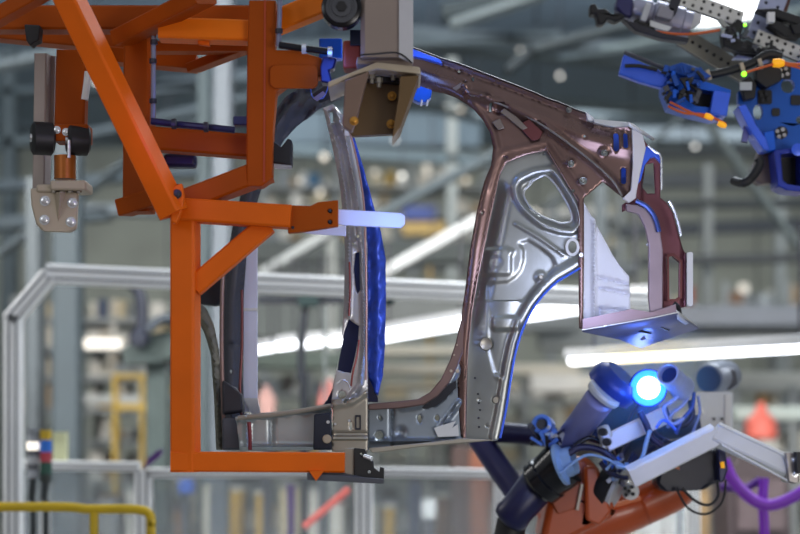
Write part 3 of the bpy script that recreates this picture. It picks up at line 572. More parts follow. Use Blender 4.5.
# casting
b = MB(); prism(b, [(540, 540), (548, 500), (558, 470), (574, 455), (590, 458), (600, 470), (612, 500), (618, 515), (600, 525), (560, 545)], 6.26, .3); b.build('arm_casting', ROBO, r, bevel=.02)
b = MB(); prism(b, [(552, 503), (562, 488), (581, 482), (577, 508), (558, 514)], 6.245, .02); cv = b.build('inspection_cover', mat('robot_orange_dark', '#a94c20', 0, .4), r, bevel=.004)
for i in range(7):
    b = MB(); cyl(b, P(552+i*4, 496-i*2.3, 6.225), P(552+i*4, 496-i*2.3, 6.25), .005, n=8); b.build('screw', BLACK, cv)
b = MB(); beam(b, (582, 484), (577, 510), 3, 6.24, 6.24, .02); b.build('cover_edge', BEIGE_L, cv)
b = MB(); tube(b, [P(548, 540, 6.5), P(590, 522, 6.5), P(630, 508, 6.5), P(672, 492, 6.55)], [.1, .07], 24); b.build('lower_arm', ROBO, r, smooth=True)
b = MB(); ptube(b, [(560, 528, 6.36), (600, 510, 6.36), (640, 498, 6.4)], 5, 10); b.build('arm_rib', mat('robot_orange_light', '#e8855a', 0, .3), r)
b = MB(); tube(b, [P(640, 505, 6.5), P(668, 492, 6.5), P(678, 484, 6.5)], .075, 24); b.build('elbow', ROBO, r, smooth=True)
b = MB(); lathe(b, P(606, 486, 6.3), Vector((.85, -.32, -.42)), [(-.02, .085), (-.01, .092), (.03, .092), (.035, .08)], 36); ax = b.build('axis_ring', BLACK, r)
b = MB(); lathe(b, P(615, 489, 6.28), Vector((.85, -.32, -.42)), [(0, .078), (.012, .076), (.014, .06), (.01, .055)], 36); b.build('pale_ring', GREYP, ax)
b = MB(); lathe(b, P(629, 491, 6.3), Vector((.3, -1, -.1)), [(0, .028), (.02, .028), (.021, .02)], 24); fg = b.build('flange', WHITE, ax)
for dx, dy in ((-4, -3), (3, -4), (-3, 4), (4, 3), (0, 0)):
    b = MB(); cyl(b, P(629+dx, 491+dy, 6.27), P(629+dx, 491+dy, 6.24), .007, n=8); b.build('screw', BLACK, fg)
b = MB(); prism(b, [(584, 466), (598, 466), (604, 490), (612, 512), (600, 526), (586, 520)], 6.225, .05); b.build('casting_rib', ROBO, r, bevel=.01)
# navy sleeves
b = MB(); lathe(b, P(512, 516, 6.25), P(552, 468, 6.2)-P(512, 516, 6.25), [(-.03, .03), (-.02, .055), (.0, .062), (.02, .058), (.2, .066)], 36); b.build('sleeve', NAVY, r, smooth=True)
b = MB(); lathe(b, P(540, 484, 6.2), P(566, 462, 6.16)-P(540, 484, 6.2), [(-.01, .07), (0, .078), (.035, .08), (.04, .074), (.07, .078), (.115, .082), (.12, .07)], 36); b.build('collar', BLACKG, r)
b = MB(); lathe(b, P(557, 466, 6.12), Vector((.8, -.3, .3)), [(0, .03), (.01, .07), (.02, .07), (.03, .05), (.06, .045)], 36); b.build('collar_ring', LBLUEH, r)
b = MB(); cyl(b, P(512, 520, 6.3), P(505, 560, 6.3), .05); b.build('sleeve_tail', BLACK, r)
b = MB(); tube(b, [P(494, 432, 6.55), P(520, 434, 6.55), P(556, 438, 6.55)], .036, 24); b.build('horizontal_tube', NAVY, r, smooth=True)
b = MB(); tube(b, [P(478, 436, 6.6), P(498, 466, 6.55), P(518, 494, 6.5)], .042, 24); b.build('diagonal_tube', mat('indigo_tube', '#2a2a58', .1, .4), r, smooth=True)
b = MB(); prism(b, [(530, 464), (545, 458), (548, 466), (538, 476), (528, 482)], 6.35, .05); b.build('orange_lug', ROBO, r, bevel=.01)
# corrugated hose to lamp flange
b = MB(); lathe(b, P(566, 444, 6.2), P(604, 394, 6.0)-P(566, 444, 6.2), [(0, .042), (.02, .047), (.13, .047), (.24, .05), (.25, .046)], 36); b.build('torch_neck', mat('slate_neck', '#7274a0', .2, .4), r, smooth=True)
b = MB(); lathe(b, P(602, 396, 6.04), Vector((.75, -.5, .9)), [(0, .058), (.012, .06), (.02, .056)], 36); b.build('neck_ring', GREYP, r)
b = MB(); lathe(b, P(608, 390, 6.1), Vector((.75, -.4, .8)), [(0, .082), (.03, .086), (.05, .08), (.07, .06)], 36); b.build('neck_flange', mat('flange_blue', '#16308a', .2, .35), r)
b = MB(); prism(b, [(612, 395), (640, 402), (660, 405), (664, 432), (640, 440), (600, 445), (585, 440), (596, 415)], 6.3, .12); b.build('lamp_bracket', mat('bracket_blue', '#0d1650', .3, .35), r, bevel=.01)
# lamp
LC = P(648, 388, 6.05)
b = MB(); lathe(b, LC, Vector((-.12, -1, -.05)), [(-.09, .04), (-.08, .052), (-.01, .06), (.0, .062), (.006, .058)], 40); lh = b.build('lamp_housing', mat('housing_blue', '#1c3fb0', .3, .3), r)
b = MB(); lathe(b, LC+Vector((0, -.008, 0)), Vector((-.12, -1, -.05)), [(0, .056), (.004, .056)], 40); b.build('lamp_halo_ring', LAMPB, lh)  # glowing ring added for the blue halo around the lamp
b = MB(); lathe(b, LC+Vector((0, -.014, 0)), Vector((-.12, -1, -.05)), [(0, .036), (.004, .035), (.008, .025)], 40); b.build('lamp_lens', LAMPW, lh)
# open tube
b = MB(); A = P(668, 374, 5.98); D = P(696, 402, 6.2)-A; u, v, d = frame_axes(D)
lathe(b, A, D, [(.05, .028), (.0, .028), (-.004, .031), (-.004, .036), (.0, .038), (.02, .036), (.11, .038), (.13, .042), (.15, .03)], 32); b.build('open_tube', mat('tube_blue_white', '#a9b6e8', .3, .3), r)
b = MB(); cyl(b, A+d*.02, A+d*.03, .029); b.build('tube_bore', mat('bore_blue', '#0d2370', 0, .4), r)
b = MB(); prism(b, [(612, 440), (640, 426), (700, 414), (704, 446), (690, 458), (640, 480), (622, 478)], 6.32, .06); b.build('cable_carrier', mat('carrier_navy', '#0c0f2c', .1, .4), r, bevel=.008)
# frame bars
b = MB(); beam(b, (604, 444), (668, 414), 17, 6.1, 6.15, .05); b.build('upper_bar', PADDLE, r)
b = MB(); prism(b, [(598, 428), (608, 424), (613, 434), (612, 446), (602, 452)], 6.08, .05); eb = b.build('bar_end', GREYP, r, bevel=.006)
for x, y in ((604, 432), (608, 442)):
    b = MB(); cyl(b, P(x, y, 6.06), P(x-2, y, 6.03), .013, n=10); b.build('knob', BLACK, eb)
bb = MB(); beam(bb, (630, 477), (716, 434), 20, 6.0, 6.0, .06, .25); fbm = bb.build('lower_bar', mat('silver_lilac', '#e4e4e6', .1, .35, .05), r)
bb = MB(); beam(bb, (714, 433), (796, 471), 20, 6.0, 6.0, .06, -.3); fb3 = bb.build('bent_bar', mat('silver_lilac', '#b4b2c4'), r)
b = MB(); tube(b, [P(718, 424, 5.96), P(796, 461, 5.96)], .0035, 6, 1); tube(b, [P(722, 445, 5.96), P(790, 482, 5.96)], .0035, 6, 1); b.build('bar_edge', WHITE, fb3)
b = MB(); prism(b, [(785, 453), (792, 452), (799, 454), (800, 482), (794, 484), (788, 482)], 5.95, .12); pl = b.build('end_plate', mat('end_plate', '#8d8784', .5, .35), r, bevel=.005)
b = MB(); prism(b, [(797, 452), (806, 452), (806, 470), (798, 474)], 5.9, .1); b.build('tool_changer', BLACK, pl)
for x, y in ((794, 460), (795, 474)):
    b = MB(); bolt(b, x, y, 5.95, 2); b.build('bolt', BRIGHT, pl)
b = MB(); prism(b, [(660, 466), (676, 458), (708, 448), (724, 452), (724, 482), (712, 484), (706, 490), (664, 492), (656, 484)], 6.25, .14); mo = b.build('motor', mat('motor_navy', '#0a0b22', .1, .4), r, bevel=.012)
b = MB(); prism(b, [(718, 448), (726, 452), (728, 470), (724, 482), (719, 482)], 6.2, .1); b.build('motor_cap', mat('cap_navy', '#26284c', .2, .4), mo, bevel=.006)
b = MB(); prism(b, [(674, 468), (678, 464), (680, 470)], 6.24, .004); b.build('warning_mark', mat('mark_orange', '#b06848', 0, .5), mo)
b = MB(); ptube(b, [(722, 462, 6.18), (723, 468, 6.18)], 4); b.build('lamp_amber', ORCAP, mo)
for pts, w in (([(682, 488, 6.2), (694, 500, 6.2), (708, 505, 6.2), (718, 496, 6.2), (717, 480, 6.2)], 3), ([(676, 488, 6.22), (688, 508, 6.22), (706, 514, 6.22), (722, 502, 6.22), (726, 480, 6.22)], 2.4)):
    b = MB(); ptube(b, pts, w); b.build('motor_cable', BLACK, r)
# cables and fittings, the lamp's blue light put into the hose colours
hoses = [([(616, 466), (634, 468), (642, 458), (647, 440), (650, 430)], 4.5, LBLUEH, 6.02),
 ([(575, 446), (590, 438), (606, 446), (614, 458)], 5, BLACKG, 6.1), ([(560, 462), (578, 448), (600, 450), (616, 462)], 7, NAVY, 6.08), ([(560, 474), (584, 456), (604, 458), (618, 466)], 3, LBLUEH, 6.05),
 ([(690, 392), (684, 404), (672, 414), (668, 428)], 4, mat('cable_lilac', '#8fa0e4', .1, .35), 6.08), ([(686, 388), (674, 400), (664, 408), (672, 424), (684, 418)], 4, mat('cable_lilac', '#8fa0e4'), 6.06),
 ([(694, 392), (692, 408), (682, 420), (676, 434)], 4, mat('cable_blue', '#2a50c8', .1, .35), 6.1), ([(640, 412), (646, 424), (652, 438), (662, 446)], 7, NAVY, 6.05), ([(664, 405), (670, 420), (682, 426), (692, 416), (690, 400)], 6, NAVY, 6.12),
 ([(648, 424), (664, 440), (680, 440), (694, 432)], 4, NAVY, 6.15), ([(636, 462), (650, 450), (668, 440)], 5, NAVY, 6.12), ([(698, 396), (700, 412), (696, 424), (690, 440)], 3, mat('cable_lilac', '#8fa0e4'), 6.12),
 ([(640, 404), (630, 420), (628, 440), (622, 456)], 5, NAVY, 6.18), ([(600, 462), (612, 474), (628, 478)], 5, NAVY, 6.12), ([(656, 428), (664, 420), (676, 430)], 3, BLUE_L, 6.04), ([(606, 470), (616, 462), (634, 474)], 3, LBLUEH, 6.06)]
for pts, w, m, y in hoses:
    b = MB(); ptube(b, [(x, yy, y) for x, yy in pts], w); b.build('hose', m, r)
b = MB(); A = P(543, 425, 6.15); lathe(b, A, Vector((-.25, -1, .1)), [(.0, .018), (.03, .018), (.034, .022), (.03, .032), (-.05, .033)], 28); b.build('cable_gland', mat('gland_blue', '#5a86e0', .3, .3), r)
b = MB(); cyl(b, A+Vector((-.004, -.015, 0)), A+Vector((-.004, -.02, 0)), .019); b.build('gland_bore', BLACK, r)
for i in range(26):
    x = 532+random.random()*42; y = 428+random.random()*22+(x-532)*.15; b = MB(); a = random.random()*3.1
    w = random.choice((3, 4, 5)); l = 3+random.random()*6
    beam(b, (x-l*math.cos(a), y-l*math.sin(a)), (x+l*math.cos(a), y+l*math.sin(a)), w, 6.1+random.random()*.08, 6.12+random.random()*.08)
    b.build('fitting', random.choice((LBLUEH, mat('gland_blue', '#5a86e0'), NAVY, BLACK, GREYP, SLATE)), r)
for i in range(26):
    x = 604+random.random()*34; y = 455+random.random()*28; b = MB(); a = random.random()*3.1; l = 2+random.random()*4
    beam(b, (x-l*math.cos(a), y-l*math.sin(a)), (x+l*math.cos(a), y+l*math.sin(a)), 4, 6.1+random.random()*.08)
    b.build('fitting', random.choice((LBLUEH, NAVY, BLACK, GREYP, BLUE)), r)
# white control box & torch camera behind
t = thing('control_box', 'pale grey flat control box behind the robot cables', 'control box', P(714, 432, 6.7))
b = MB(); prism(b, rrect(694, 392, 733, 436, 2), 6.7, .12); bx = b.build('box_body', mat('box_grey', '#c6cad2', .1, .4, .04), t, bevel=.008)
b = MB(); prism(b, rrect(725, 394, 731, 434, 1), 6.69, .01); b.build('side_rail', WHITE, bx)
for x in (714, 722):
    b = MB(); cyl(b, P(x, 419, 6.7), P(x, 419, 6.685), .005, n=10); b.build('screw', DARK, bx)
b = MB(); prism(b, [(694, 402), (700, 404), (706, 414), (700, 420), (694, 416)], 6.6, .06); b.build('latch', WHITE, bx, bevel=.01)
t = thing('motor_drum', 'grey cylindrical motor with a dark open end above the pale control box', 'motor', P(714, 392, 6.9))
b = MB(); A = P(709, 379, 6.86); D = Vector((.55, .8, .1)); lathe(b, A, D, [(0, .052), (.02, .06), (.1, .062), (.11, .055), (.16, .055), (.19, .03)], 32); b.build('drum', mat('drum_grey', '#8e95a4', .3, .35), t)
b = MB(); lathe(b, A, -D, [(-.01, .048), (.01, .046)], 32); b.build('dark_end', mat('end_slate', '#2e3c5c', .1, .4), t)
b = MB(); prism(b, [(724, 366), (736, 370), (738, 384), (728, 391), (722, 386)], 6.88, .1); b.build('terminal_box', SLATE, t, bevel=.008)

# ================================================================ GRIPPERS (top right)
def holes_along(b_, a, c, n, Y, off, r=1.8):
    out = []
    for i in range(n):
        t_ = (i+.5)/n; x = a[0]+(c[0]-a[0])*t_; y = a[1]+(c[1]-a[1])*t_
        L = math.hypot(c[0]-a[0], c[1]-a[1]); nx, ny = -(c[1]-a[1])/L, (c[0]-a[0])/L
        out.append(circ(x+nx*off, y+ny*off, r, 8))
    return out
def perf(name, a, c, w, Y, m, parent, rows=1, n=8, thick=.03, label=None):
    L = math.hypot(c[0]-a[0], c[1]-a[1]); nx, ny = -(c[1]-a[1])/L*w/2, (c[0]-a[0])/L*w/2
    outl = [(a[0]-nx, a[1]-ny), (c[0]-nx, c[1]-ny), (c[0]+nx, c[1]+ny), (a[0]+nx, a[1]+ny)]
    hs = []
    for k in range(rows): hs += holes_along(None, a, c, n, Y, (k-(rows-1)/2)*w/rows)
    b = MB(); prism(b, outl, Y, .008, hs); o = b.build(name, m, parent, label=label)
    b = MB(); prism(b, outl, Y+.012, thick); b.build('dark_backing', DARK, o); return o  # dark backing added so the holes do not show bright
g = thing('gripper_frame', 'perforated aluminium robot gripper frame with black clamps and a silver motor, top right corner', 'gripper', P(700, 70, 6.3))
perf('perforated_bar', (655, -12), (742, 19), 15, 6.25, PERF, g, 2, 10)
perf('perforated_bar', (756, 36), (812, 58), 14, 6.22, PERF, g, 2, 7)
perf('perforated_bar', (682, 36), (746, 74), 18, 6.4, PERF_O, g, 1, 9, label='olive perforated bar')
perf('cross_plate', (778, -10), (758, 40), 25, 6.28, mat('cross_lilac', '#a9b0d0', .4, .35), g, 2, 5, label='blue grey perforated cross plate')
b = MB(); prism(b, [(786, -4), (791, -2), (778, 44), (772, 42)], 6.3, .05); b.build('side_edge', mat('rust_edge', '#5a3028', 0, .5), g)
b = MB(); A = P(634, 10, 6.2); D = P(690, 26, 6.2)-A; lathe(b, A, D, [(-.03, .02), (0, .042), (.05, .045), (.052, .04), (.06, .04), (.065, .05), (.16, .052), (.165, .046), (.19, .046)], 32); b.build('silver_motor', mat('silver_lilac2', '#a8a8bc', .6, .3), g)
b = MB(); prism(b, [(650, 20), (672, 27), (668, 31), (650, 26)], 6.13, .01); b.build('reflective_plate', STEEL_L, g)
b = MB(); prism(b, [(686, 10), (702, 14), (701, 22), (690, 30), (676, 32)], 6.2, .02); b.build('white_plate', WHITE, g)
b = MB(); prism(b, [(617, -4), (634, -2), (632, 18), (622, 16), (616, 8)], 6.15, .08); b.build('wrist', mat('wrist_indigo', '#3a3a68', .3, .35), g, bevel=.01)
b = MB(); prism(b, [(590, 4), (596, 3), (598, 9), (606, 8), (612, 14), (620, 12), (626, 16), (616, 22), (608, 18), (604, 24), (598, 24), (596, 14), (590, 14)], 6.12, .06); b.build('gripper_jaw', BLACK, g, bevel=.006)
b = MB(); prism(b, [(634, 20), (640, 18), (652, 24), (656, 30), (642, 30), (634, 25)], 6.14, .04); b.build('clamp', BLACK, g, bevel=.004)
b = MB(); tube(b, [P(640, 28, 6.13), P(665, 33, 6.13), P(690, 34, 6.13), P(720, 30, 6.12)], .0045, 8); b.build('orange_cable', CABLEO, g)
for pts in ([(722, 32), (738, 18), (744, 22), (740, 40), (756, 46), (762, 54), (740, 52), (724, 46)], [(732, 44), (748, 40), (770, 52), (776, 60), (756, 58), (738, 54)], [(768, 24), (776, 20), (800, 32), (800, 38), (784, 36)], [(756, 9), (776, 8), (800, 16), (804, 26), (790, 22), (772, 16)], [(790, 24), (806, 24), (806, 34), (794, 34)]):
    b = MB(); prism(b, pts, 6.16+random.random()*.03, .06); b.build('black_clamp', BLACK, g, bevel=.004)
b = MB(); pbox(b, 768, 12, 775, 22, 6.14, .03); b.build('white_block', WHITE, g)
b = MB(); prism(b, [(733, 58), (744, 50), (770, 60), (768, 64), (746, 58)], 6.2, .04); b.build('lilac_plate', mat('cross_lilac', '#a9b0d0'), g, bevel=.003)
for i in range(30):
    x = 722+random.random()*55; y = 22+random.random()*14+(x-722)*.45; b = MB(); a = random.random()*3.1; l = 2+random.random()*4
    beam(b, (x-l*math.cos(a), y-l*math.sin(a)), (x+l*math.cos(a), y+l*math.sin(a)), random.choice((2, 3, 4)), 6.08+random.random()*.08)
    b.build('fitting', random.choice((BLACK, DARK, SLATE, STEEL, mat('cross_lilac', '#a9b0d0'))), g)
b = MB(); lathe(b, P(745, 25, 6.1), Vector((0, -1, 0)), [(0, .006), (.004, .004)], 12); b.build('green_led', GREENLED, g)
for pts, m_ in (([(622, 18), (640, 24), (664, 33), (690, 38), (688, 42), (660, 38), (636, 31)], DARK), ([(672, -4), (682, -2), (676, 14), (668, 10)], DARK), ([(646, 2), (652, 4), (646, 22), (640, 20)], GREYP), ([(660, 4), (676, 8), (672, 20), (656, 16)], mat('motor_cover', '#8d8c96', .3, .4))):
    b = MB(); prism(b, pts, 6.11, .05); b.build('motor_bracket', m_, g, bevel=.004)
g = thing('blue_clamp_gripper', 'bright blue robot gripper pointing left with a wedge jaw and amber connectors', 'gripper', P(690, 118, 6.0))
b = MB(); prism(b, [(624, 54), (660, 70), (670, 78), (662, 88), (640, 82), (619, 74)], 6.0, .04); wj = b.build('wedge_jaw', BLUE_L, g, bevel=.005)
b = MB(); tube(b, [P(625, 66, 5.98), P(640, 66, 5.98), P(657, 70, 5.98)], .006, 8); b.build('wedge_slot', BLACK, wj)
b = MB(); tube(b, [P(624, 52, 5.99), P(645, 60, 5.99), P(672, 72, 5.99)], .006, 8); b.build('wedge_rail', SLATE, wj)
b = MB(); prism(b, [(664, 72), (680, 66), (690, 76), (731, 90), (727, 116), (715, 118), (690, 112), (670, 106), (664, 90)], 6.02, .12, [[(684, 86), (718, 92), (715, 108), (696, 106), (684, 98)], [(668, 84), (678, 84), (678, 98), (668, 92)]]); b.build('gripper_body', BLUE, g, bevel=.004)
b = MB(); prism(b, [(666, 82), (720, 90), (716, 110), (668, 100)], 6.08, .05); b.build('inner_mechanism', BLACK, g)
b = MB(); prism(b, [(714, 90), (731, 93), (726, 116), (710, 113)], 5.99, .03); b.build('end_face', BLUE_L, g, bevel=.003)
b = MB(); prism(b, [(670, 66), (682, 62), (700, 68), (712, 76), (700, 80), (676, 74)], 6.0, .06); b.build('blue_top', mat('blue_mid', '#1e4fa8', .3, .3), g, bevel=.004)
b = MB(); tube(b, [P(668, 106, 5.97), P(684, 113, 5.97), P(706, 115, 5.97), P(726, 124, 5.97)], .004, 8); tube(b, [P(670, 102, 5.97), P(690, 112, 5.97), P(712, 120, 5.97)], .004, 8); b.build('orange_cable', CABLEO, g)
for x, y in ((708, 116), (721, 124)):
    b = MB(); lathe(b, P(x-3, y-1, 5.96), P(x+4, y+2, 5.96)-P(x-3, y-1, 5.96), [(0, .008), (.015, .01), (.028, .006)], 12); b.build('amber_connector', ORCAP, g)
for i in range(46):
    x = 664+random.random()*38; y = 68+random.random()*34; b = MB(); a = random.random()*3.1; l = 1.5+random.random()*4
    beam(b, (x-l*math.cos(a), y-l*math.sin(a)), (x+l*math.cos(a), y+l*math.sin(a)), random.choice((3, 4, 5)), 5.96+random.random()*.05)
    b.build('fitting', random.choice((BLACK, BLACK, BLACK, mat('blue_mid', '#1e4fa8'), BLUE, SLATE)), g)
g = thing('blue_plate_gripper', 'large blue plated gripper with black arm and hooked jaw at the right edge', 'gripper', P(775, 190, 6.1))
b = MB(); prism(b, [(738, 92), (752, 84), (764, 76), (790, 66), (815, 52), (815, 142), (780, 152), (768, 150), (758, 128), (748, 108), (738, 104)], 6.12, .03, [circ(788, 86, 7, 16), circ(758, 112, 5, 12, 8), circ(800, 120, 4, 12), circ(781, 133, 6, 14)]); bp_ = b.build('blue_plate', mat('plate_blue', '#1458b8', .25, .3, .08, 8), g, bevel=.003)
b = MB(); lathe(b, P(781, 133, 6.13), Vector((0, -1, 0)), [(0, .02), (.012, .02)], 20); b.build('black_hub', BLACK, bp_)
for cx, cy in ((781, 133), (765, 97), (748, 93), (784, 72)):
    for k in range(4):
        x = cx+4*math.cos(k*1.57+.5); y = cy+4*math.sin(k*1.57+.5)
        b = MB(); cyl(b, P(x, y, 6.115), P(x, y, 6.095), .0065, n=10); b.build('screw', BRIGHT if cx in (784, 781) else BLACK, bp_)
for x, y, rr in ((765, 97, 7), (748, 93, 6), (784, 72, 7), (796, 100, 5), (776, 112, 4)):
    b = MB(); prism(b, rrect(x-rr, y-rr, x+rr, y+rr, 2), 6.112, .006); b.build('black_pad', BLACK, bp_)
b = MB(); prism(b, [(740, 82), (750, 76), (757, 84), (755, 98), (745, 100)], 6.07, .04); b.build('connector_block', BLACK, g, bevel=.003)
b = MB(); pbox(b, 740, 82, 752, 90, 6.05, .01); b.build('data_plate', GREYP, g)
b = MB(); prism(b, [(756, 66), (772, 62), (782, 70), (782, 80), (766, 88), (756, 80)], 6.06, .05); b.build('valve_block', BLACK, g, bevel=.004)
b = MB(); tube(b, [P(698, 76, 6.05), P(716, 74, 6.05), P(735, 69, 6.05), P(752, 63, 6.05), P(768, 54, 6.05), P(782, 56, 6.05)], .013, 12); ba = b.build('black_arm', BLACK, g)
for x, y in ((708, 75), (742, 68), (760, 64)):
    b = MB(); beam(b, (x-1, y-5), (x+2, y+5), 4, 6.03, 6.03); b.build('arm_clip', BEIGE_L, ba)
b = MB(); tube(b, [P(742, 74, 6.0), P(760, 68, 6.0), P(780, 64, 6.0), P(808, 70, 6.0)], .004, 8); tube(b, [P(775, 60, 6.0), P(790, 64, 6.0), P(806, 64, 6.0)], .005, 8); b.build('orange_cable', CABLEO, g)
b = MB(); lathe(b, P(773, 63, 6.0), Vector((1, 0, 0)), [(0, .013), (.02, .015), (.035, .01)], 14); b.build('amber_connector', ORCAP, g)
b = MB(); lathe(b, P(744, 74, 6.0), Vector((0, -1, 0)), [(0, .009), (.008, .006)], 12); b.build('green_led', GREENLED, g)
b = MB(); prism(b, [(738, 106), (746, 104), (756, 124), (766, 138), (770, 150), (764, 150), (750, 130)], 6.05, .1); b.build('side_web', BLUE_L, g, bevel=.004)
b = MB(); prism(b, [(764, 132), (774, 130), (776, 150), (766, 152)], 6.06, .05); b.build('corner_block', BLUE, g, bevel=.003)
b = MB(); lathe(b, P(754, 122, 6.2), P(766, 148, 6.2)-P(754, 122, 6.2), [(0, .03), (.02, .036), (.06, .036), (.09, .03)], 24); b.build('grey_motor', mat('motor_taupe', '#5e5860', .4, .35), g)
b = MB(); beam(b, (747, 126), (744, 142), 6, 6.1, 6.1); b.build('valve', mat('valve_lilac', '#6668a0', .3, .4), g)
b = MB(); prism(b, [(760, 148), (774, 150), (778, 182), (760, 184), (752, 178)], 6.15, .07); b.build('taupe_block', mat('block_taupe', '#6e605c', .2, .45), g, bevel=.008)
b = MB(); prism(b, [(774, 150), (806, 146), (806, 192), (786, 190), (778, 186)], 6.05, .12, [[(781, 154), (802, 152), (802, 186), (788, 184), (783, 180)]]); b.build('blue_bracket', mat('bracket_royal', '#2036a0', .2, .3), g, bevel=.004)
b = MB(); prism(b, [(778, 152), (804, 150), (804, 188), (782, 186)], 6.15, .02); b.build('bracket_back', BLACK, g)
b = MB(); lathe(b, P(797, 150, 6.04), Vector((0, -1, 0)), [(0, .016), (.01, .02), (.012, .01)], 18); b.build('blue_wheel', BLUE_L, g)
b = MB(); tube(b, [P(734, 181, 6.1), P(744, 183, 6.05), P(753, 176, 6.05), P(760, 164, 6.05), P(758, 158, 6.05)], .0145, 10, 3); hk = b.build('hook_jaw', BLACK, g)
for x, y in ((749, 171), (752, 166), (755, 161)):
    b = MB(); cyl(b, P(x, y, 6.09), P(x, y, 6.075), .004, n=8); b.build('screw', BRIGHT, hk)
#MID
# ================================================================ GUARD FENCE, RAILING
YF = 8.6
t = thing('machine_guard', 'tall bright aluminium guard frame with a chamfered corner, left behind the orange frame', 'guard frame', P(14, 440, YF))
def profile(name, a, c, w, Ya, Yb, parent, m=ALU):
    b = MB(); beam(b, a, c, w, Ya, Yb, .09); o = b.build(name, m, parent)
    A, B = P(a[0], a[1], Ya), P(c[0], c[1], Yb); u, v, d = frame_axes(B-A)
    for k in (-.22, .22):
        g_ = MB(); bar(g_, A+u*k*w*sc(Ya)-v*.045, B+u*k*w*sc(Ya)-v*.045, w*.13*sc(Ya), .006); g_.build('groove', ALU_D, o)
    return o
profile('top_rail', (46, 274), (662, 301), 19, YF, YF+.6, t)
profile('corner_rail', (11, 321), (50, 275), 17, YF, YF, t)
profile('corner_post', (14, 316), (14, 860), 17, YF, YF, t)
t = thing('glazed_fence', 'low aluminium safety fence with clear panels along the bottom of the view', 'safety fence', P(260, 860, YF+.2))
YG = YF+.25
for a, c in (((20, 465), (140, 467)), ((148, 473), (360, 472)), ((370, 472), (500, 474))): profile('rail', a, c, 10, YG, YG, t)
profile('post', (144, 470), (144, 850), 17, YG, YG, t); profile('post', (364, 470), (364, 850), 18, YG, YG, t); profile('post', (499, 470), (499, 850), 11, YG, YG, t)
profile('post', (693, 470), (693, 850), 12, YG+.4, YG+.4, t)
profile('post', (46, 505), (46, 850), 8, YG, YG, t)
for x0, x1 in ((22, 136), (152, 355), (373, 494), (504, 687)):
    b = MB(); pbox(b, x0, 470, x1, 845, YG+.02, .008); b.build('clear_panel', GLASS, t)
t = thing('yellow_railing', 'bright yellow tubular railing in the lower left corner', 'railing', P(90, 940, 7.2))
b = MB(); ptube(b, [(-60, 507, 7.2), (60, 507, 7.2), (86, 509, 7.2), (120, 509, 7.2), (140, 510, 7.2), (149, 514, 7.2), (151, 526, 7.2), (151, 560, 7.2), (151, 940, 7.2)], 9.5, 14); tr = b.build('hoop', YELLOW, t, smooth=True)
for x in (94, -30):
    b = MB(); ptube(b, [(x, 512, 7.2), (x, 600, 7.2), (x, 940, 7.2)], 9, 12, 1); b.build('post', YELLOW, t)
t = thing('signal_column', 'pair of banded signal columns in grey, yellow, blue, red and green on the fence rail', 'signal column', P(38, 505, 8.2))
for x, bands in ((33, (('#7a8088', 428), ('#9ba0a8', 436), (None, 442), ('#55585f', 450), ('#a4a8ae', 456), ('#55585f', 464), ('#9ba0a8', 470))), (46, (('#b89a20', 430), ('#2068c8', 440), ('#a83848', 452), ('#1f4c40', 462), ('#28302f', 474)))):
    for i, (c_, y) in enumerate(bands):
        y2 = bands[i+1][1] if i+1 < len(bands) else y+8
        b = MB(); cyl(b, P(x, y, 8.2), P(x, y2, 8.2), 6*sc(8.2), n=18)
        b.build('band', GLOW if c_ is None else mat('band_'+c_[1:], c_, 0, .5, 0), t)
    b = MB(); cyl(b, P(x, 478, 8.2), P(x-2, 500, 8.2), 3.5*sc(8.2)); cyl(b, P(x, 500, 8.2), P(x, 860, 8.2), 3*sc(8.2)); b.build('stem', mat('stem_green', '#242c30', 0, .5), t)
b = MB(); pbox(b, 53, 432, 66, 468, 8.9, .06)
tag(b.build('notice_board', mat('pale_lime', '#b9bd98', 0, .6), None), 'pale lime notice panel standing beside the banded signal columns', 'panel')
b = MB(); prism(b, [(142, 470), (148, 458), (158, 450), (162, 449), (160, 456), (150, 464)], 8.7, .05)
tag(b.build('rubber_wedge', mat('violet', '#4a2470', 0, .5), None), 'small violet rubber wedge perched on the fence post', 'rubber wedge')
t = thing('purple_hose', 'thick purple hose sagging in a loop beside the grey bent robot bar', 'hose', P(765, 560, 7.6))
b = MB(); ptube(b, [(724, 460, 7.6), (733, 480, 7.6), (752, 499, 7.6), (772, 505, 7.6), (800, 493, 7.6), (830, 470, 7.6)], 12, 14); b.build('hose_loop', PURPLE, t)
b = MB(); ptube(b, [(764, 478, 7.7), (763, 500, 7.7), (765, 560, 7.7), (765, 700, 7.7)], 10, 12); b.build('hose_drop', PURPLE, t)
b = MB(); ptube(b, [(720, 487, 7.8), (745, 488, 7.8), (760, 480, 7.8)], 8, 12); b.build('hose_branch', mat('purple_dark', '#5c2a8c', 0, .45), t)
b = MB(); ptube(b, [(291, 486, 9.6), (291, 530, 9.6), (292, 900, 9.6)], 8, 12); tag(b.build('purple_pipe', mat('purple_dark', '#5c2a8c'), None), 'upright purple pipe behind the clear fence panels, below the orange bottom beam', 'pipe')
b = MB(); ptube(b, [(304, 527, 9.5), (349, 489, 9.5)], 7, 10, 1); tag(b.build('red_rod', mat('red_glow', '#ff6a5a', 0, .5, 0, emis='#ff5040', es=.6), None), 'glowing pinkish red rod slanting behind the clear fence panel', 'light rod')

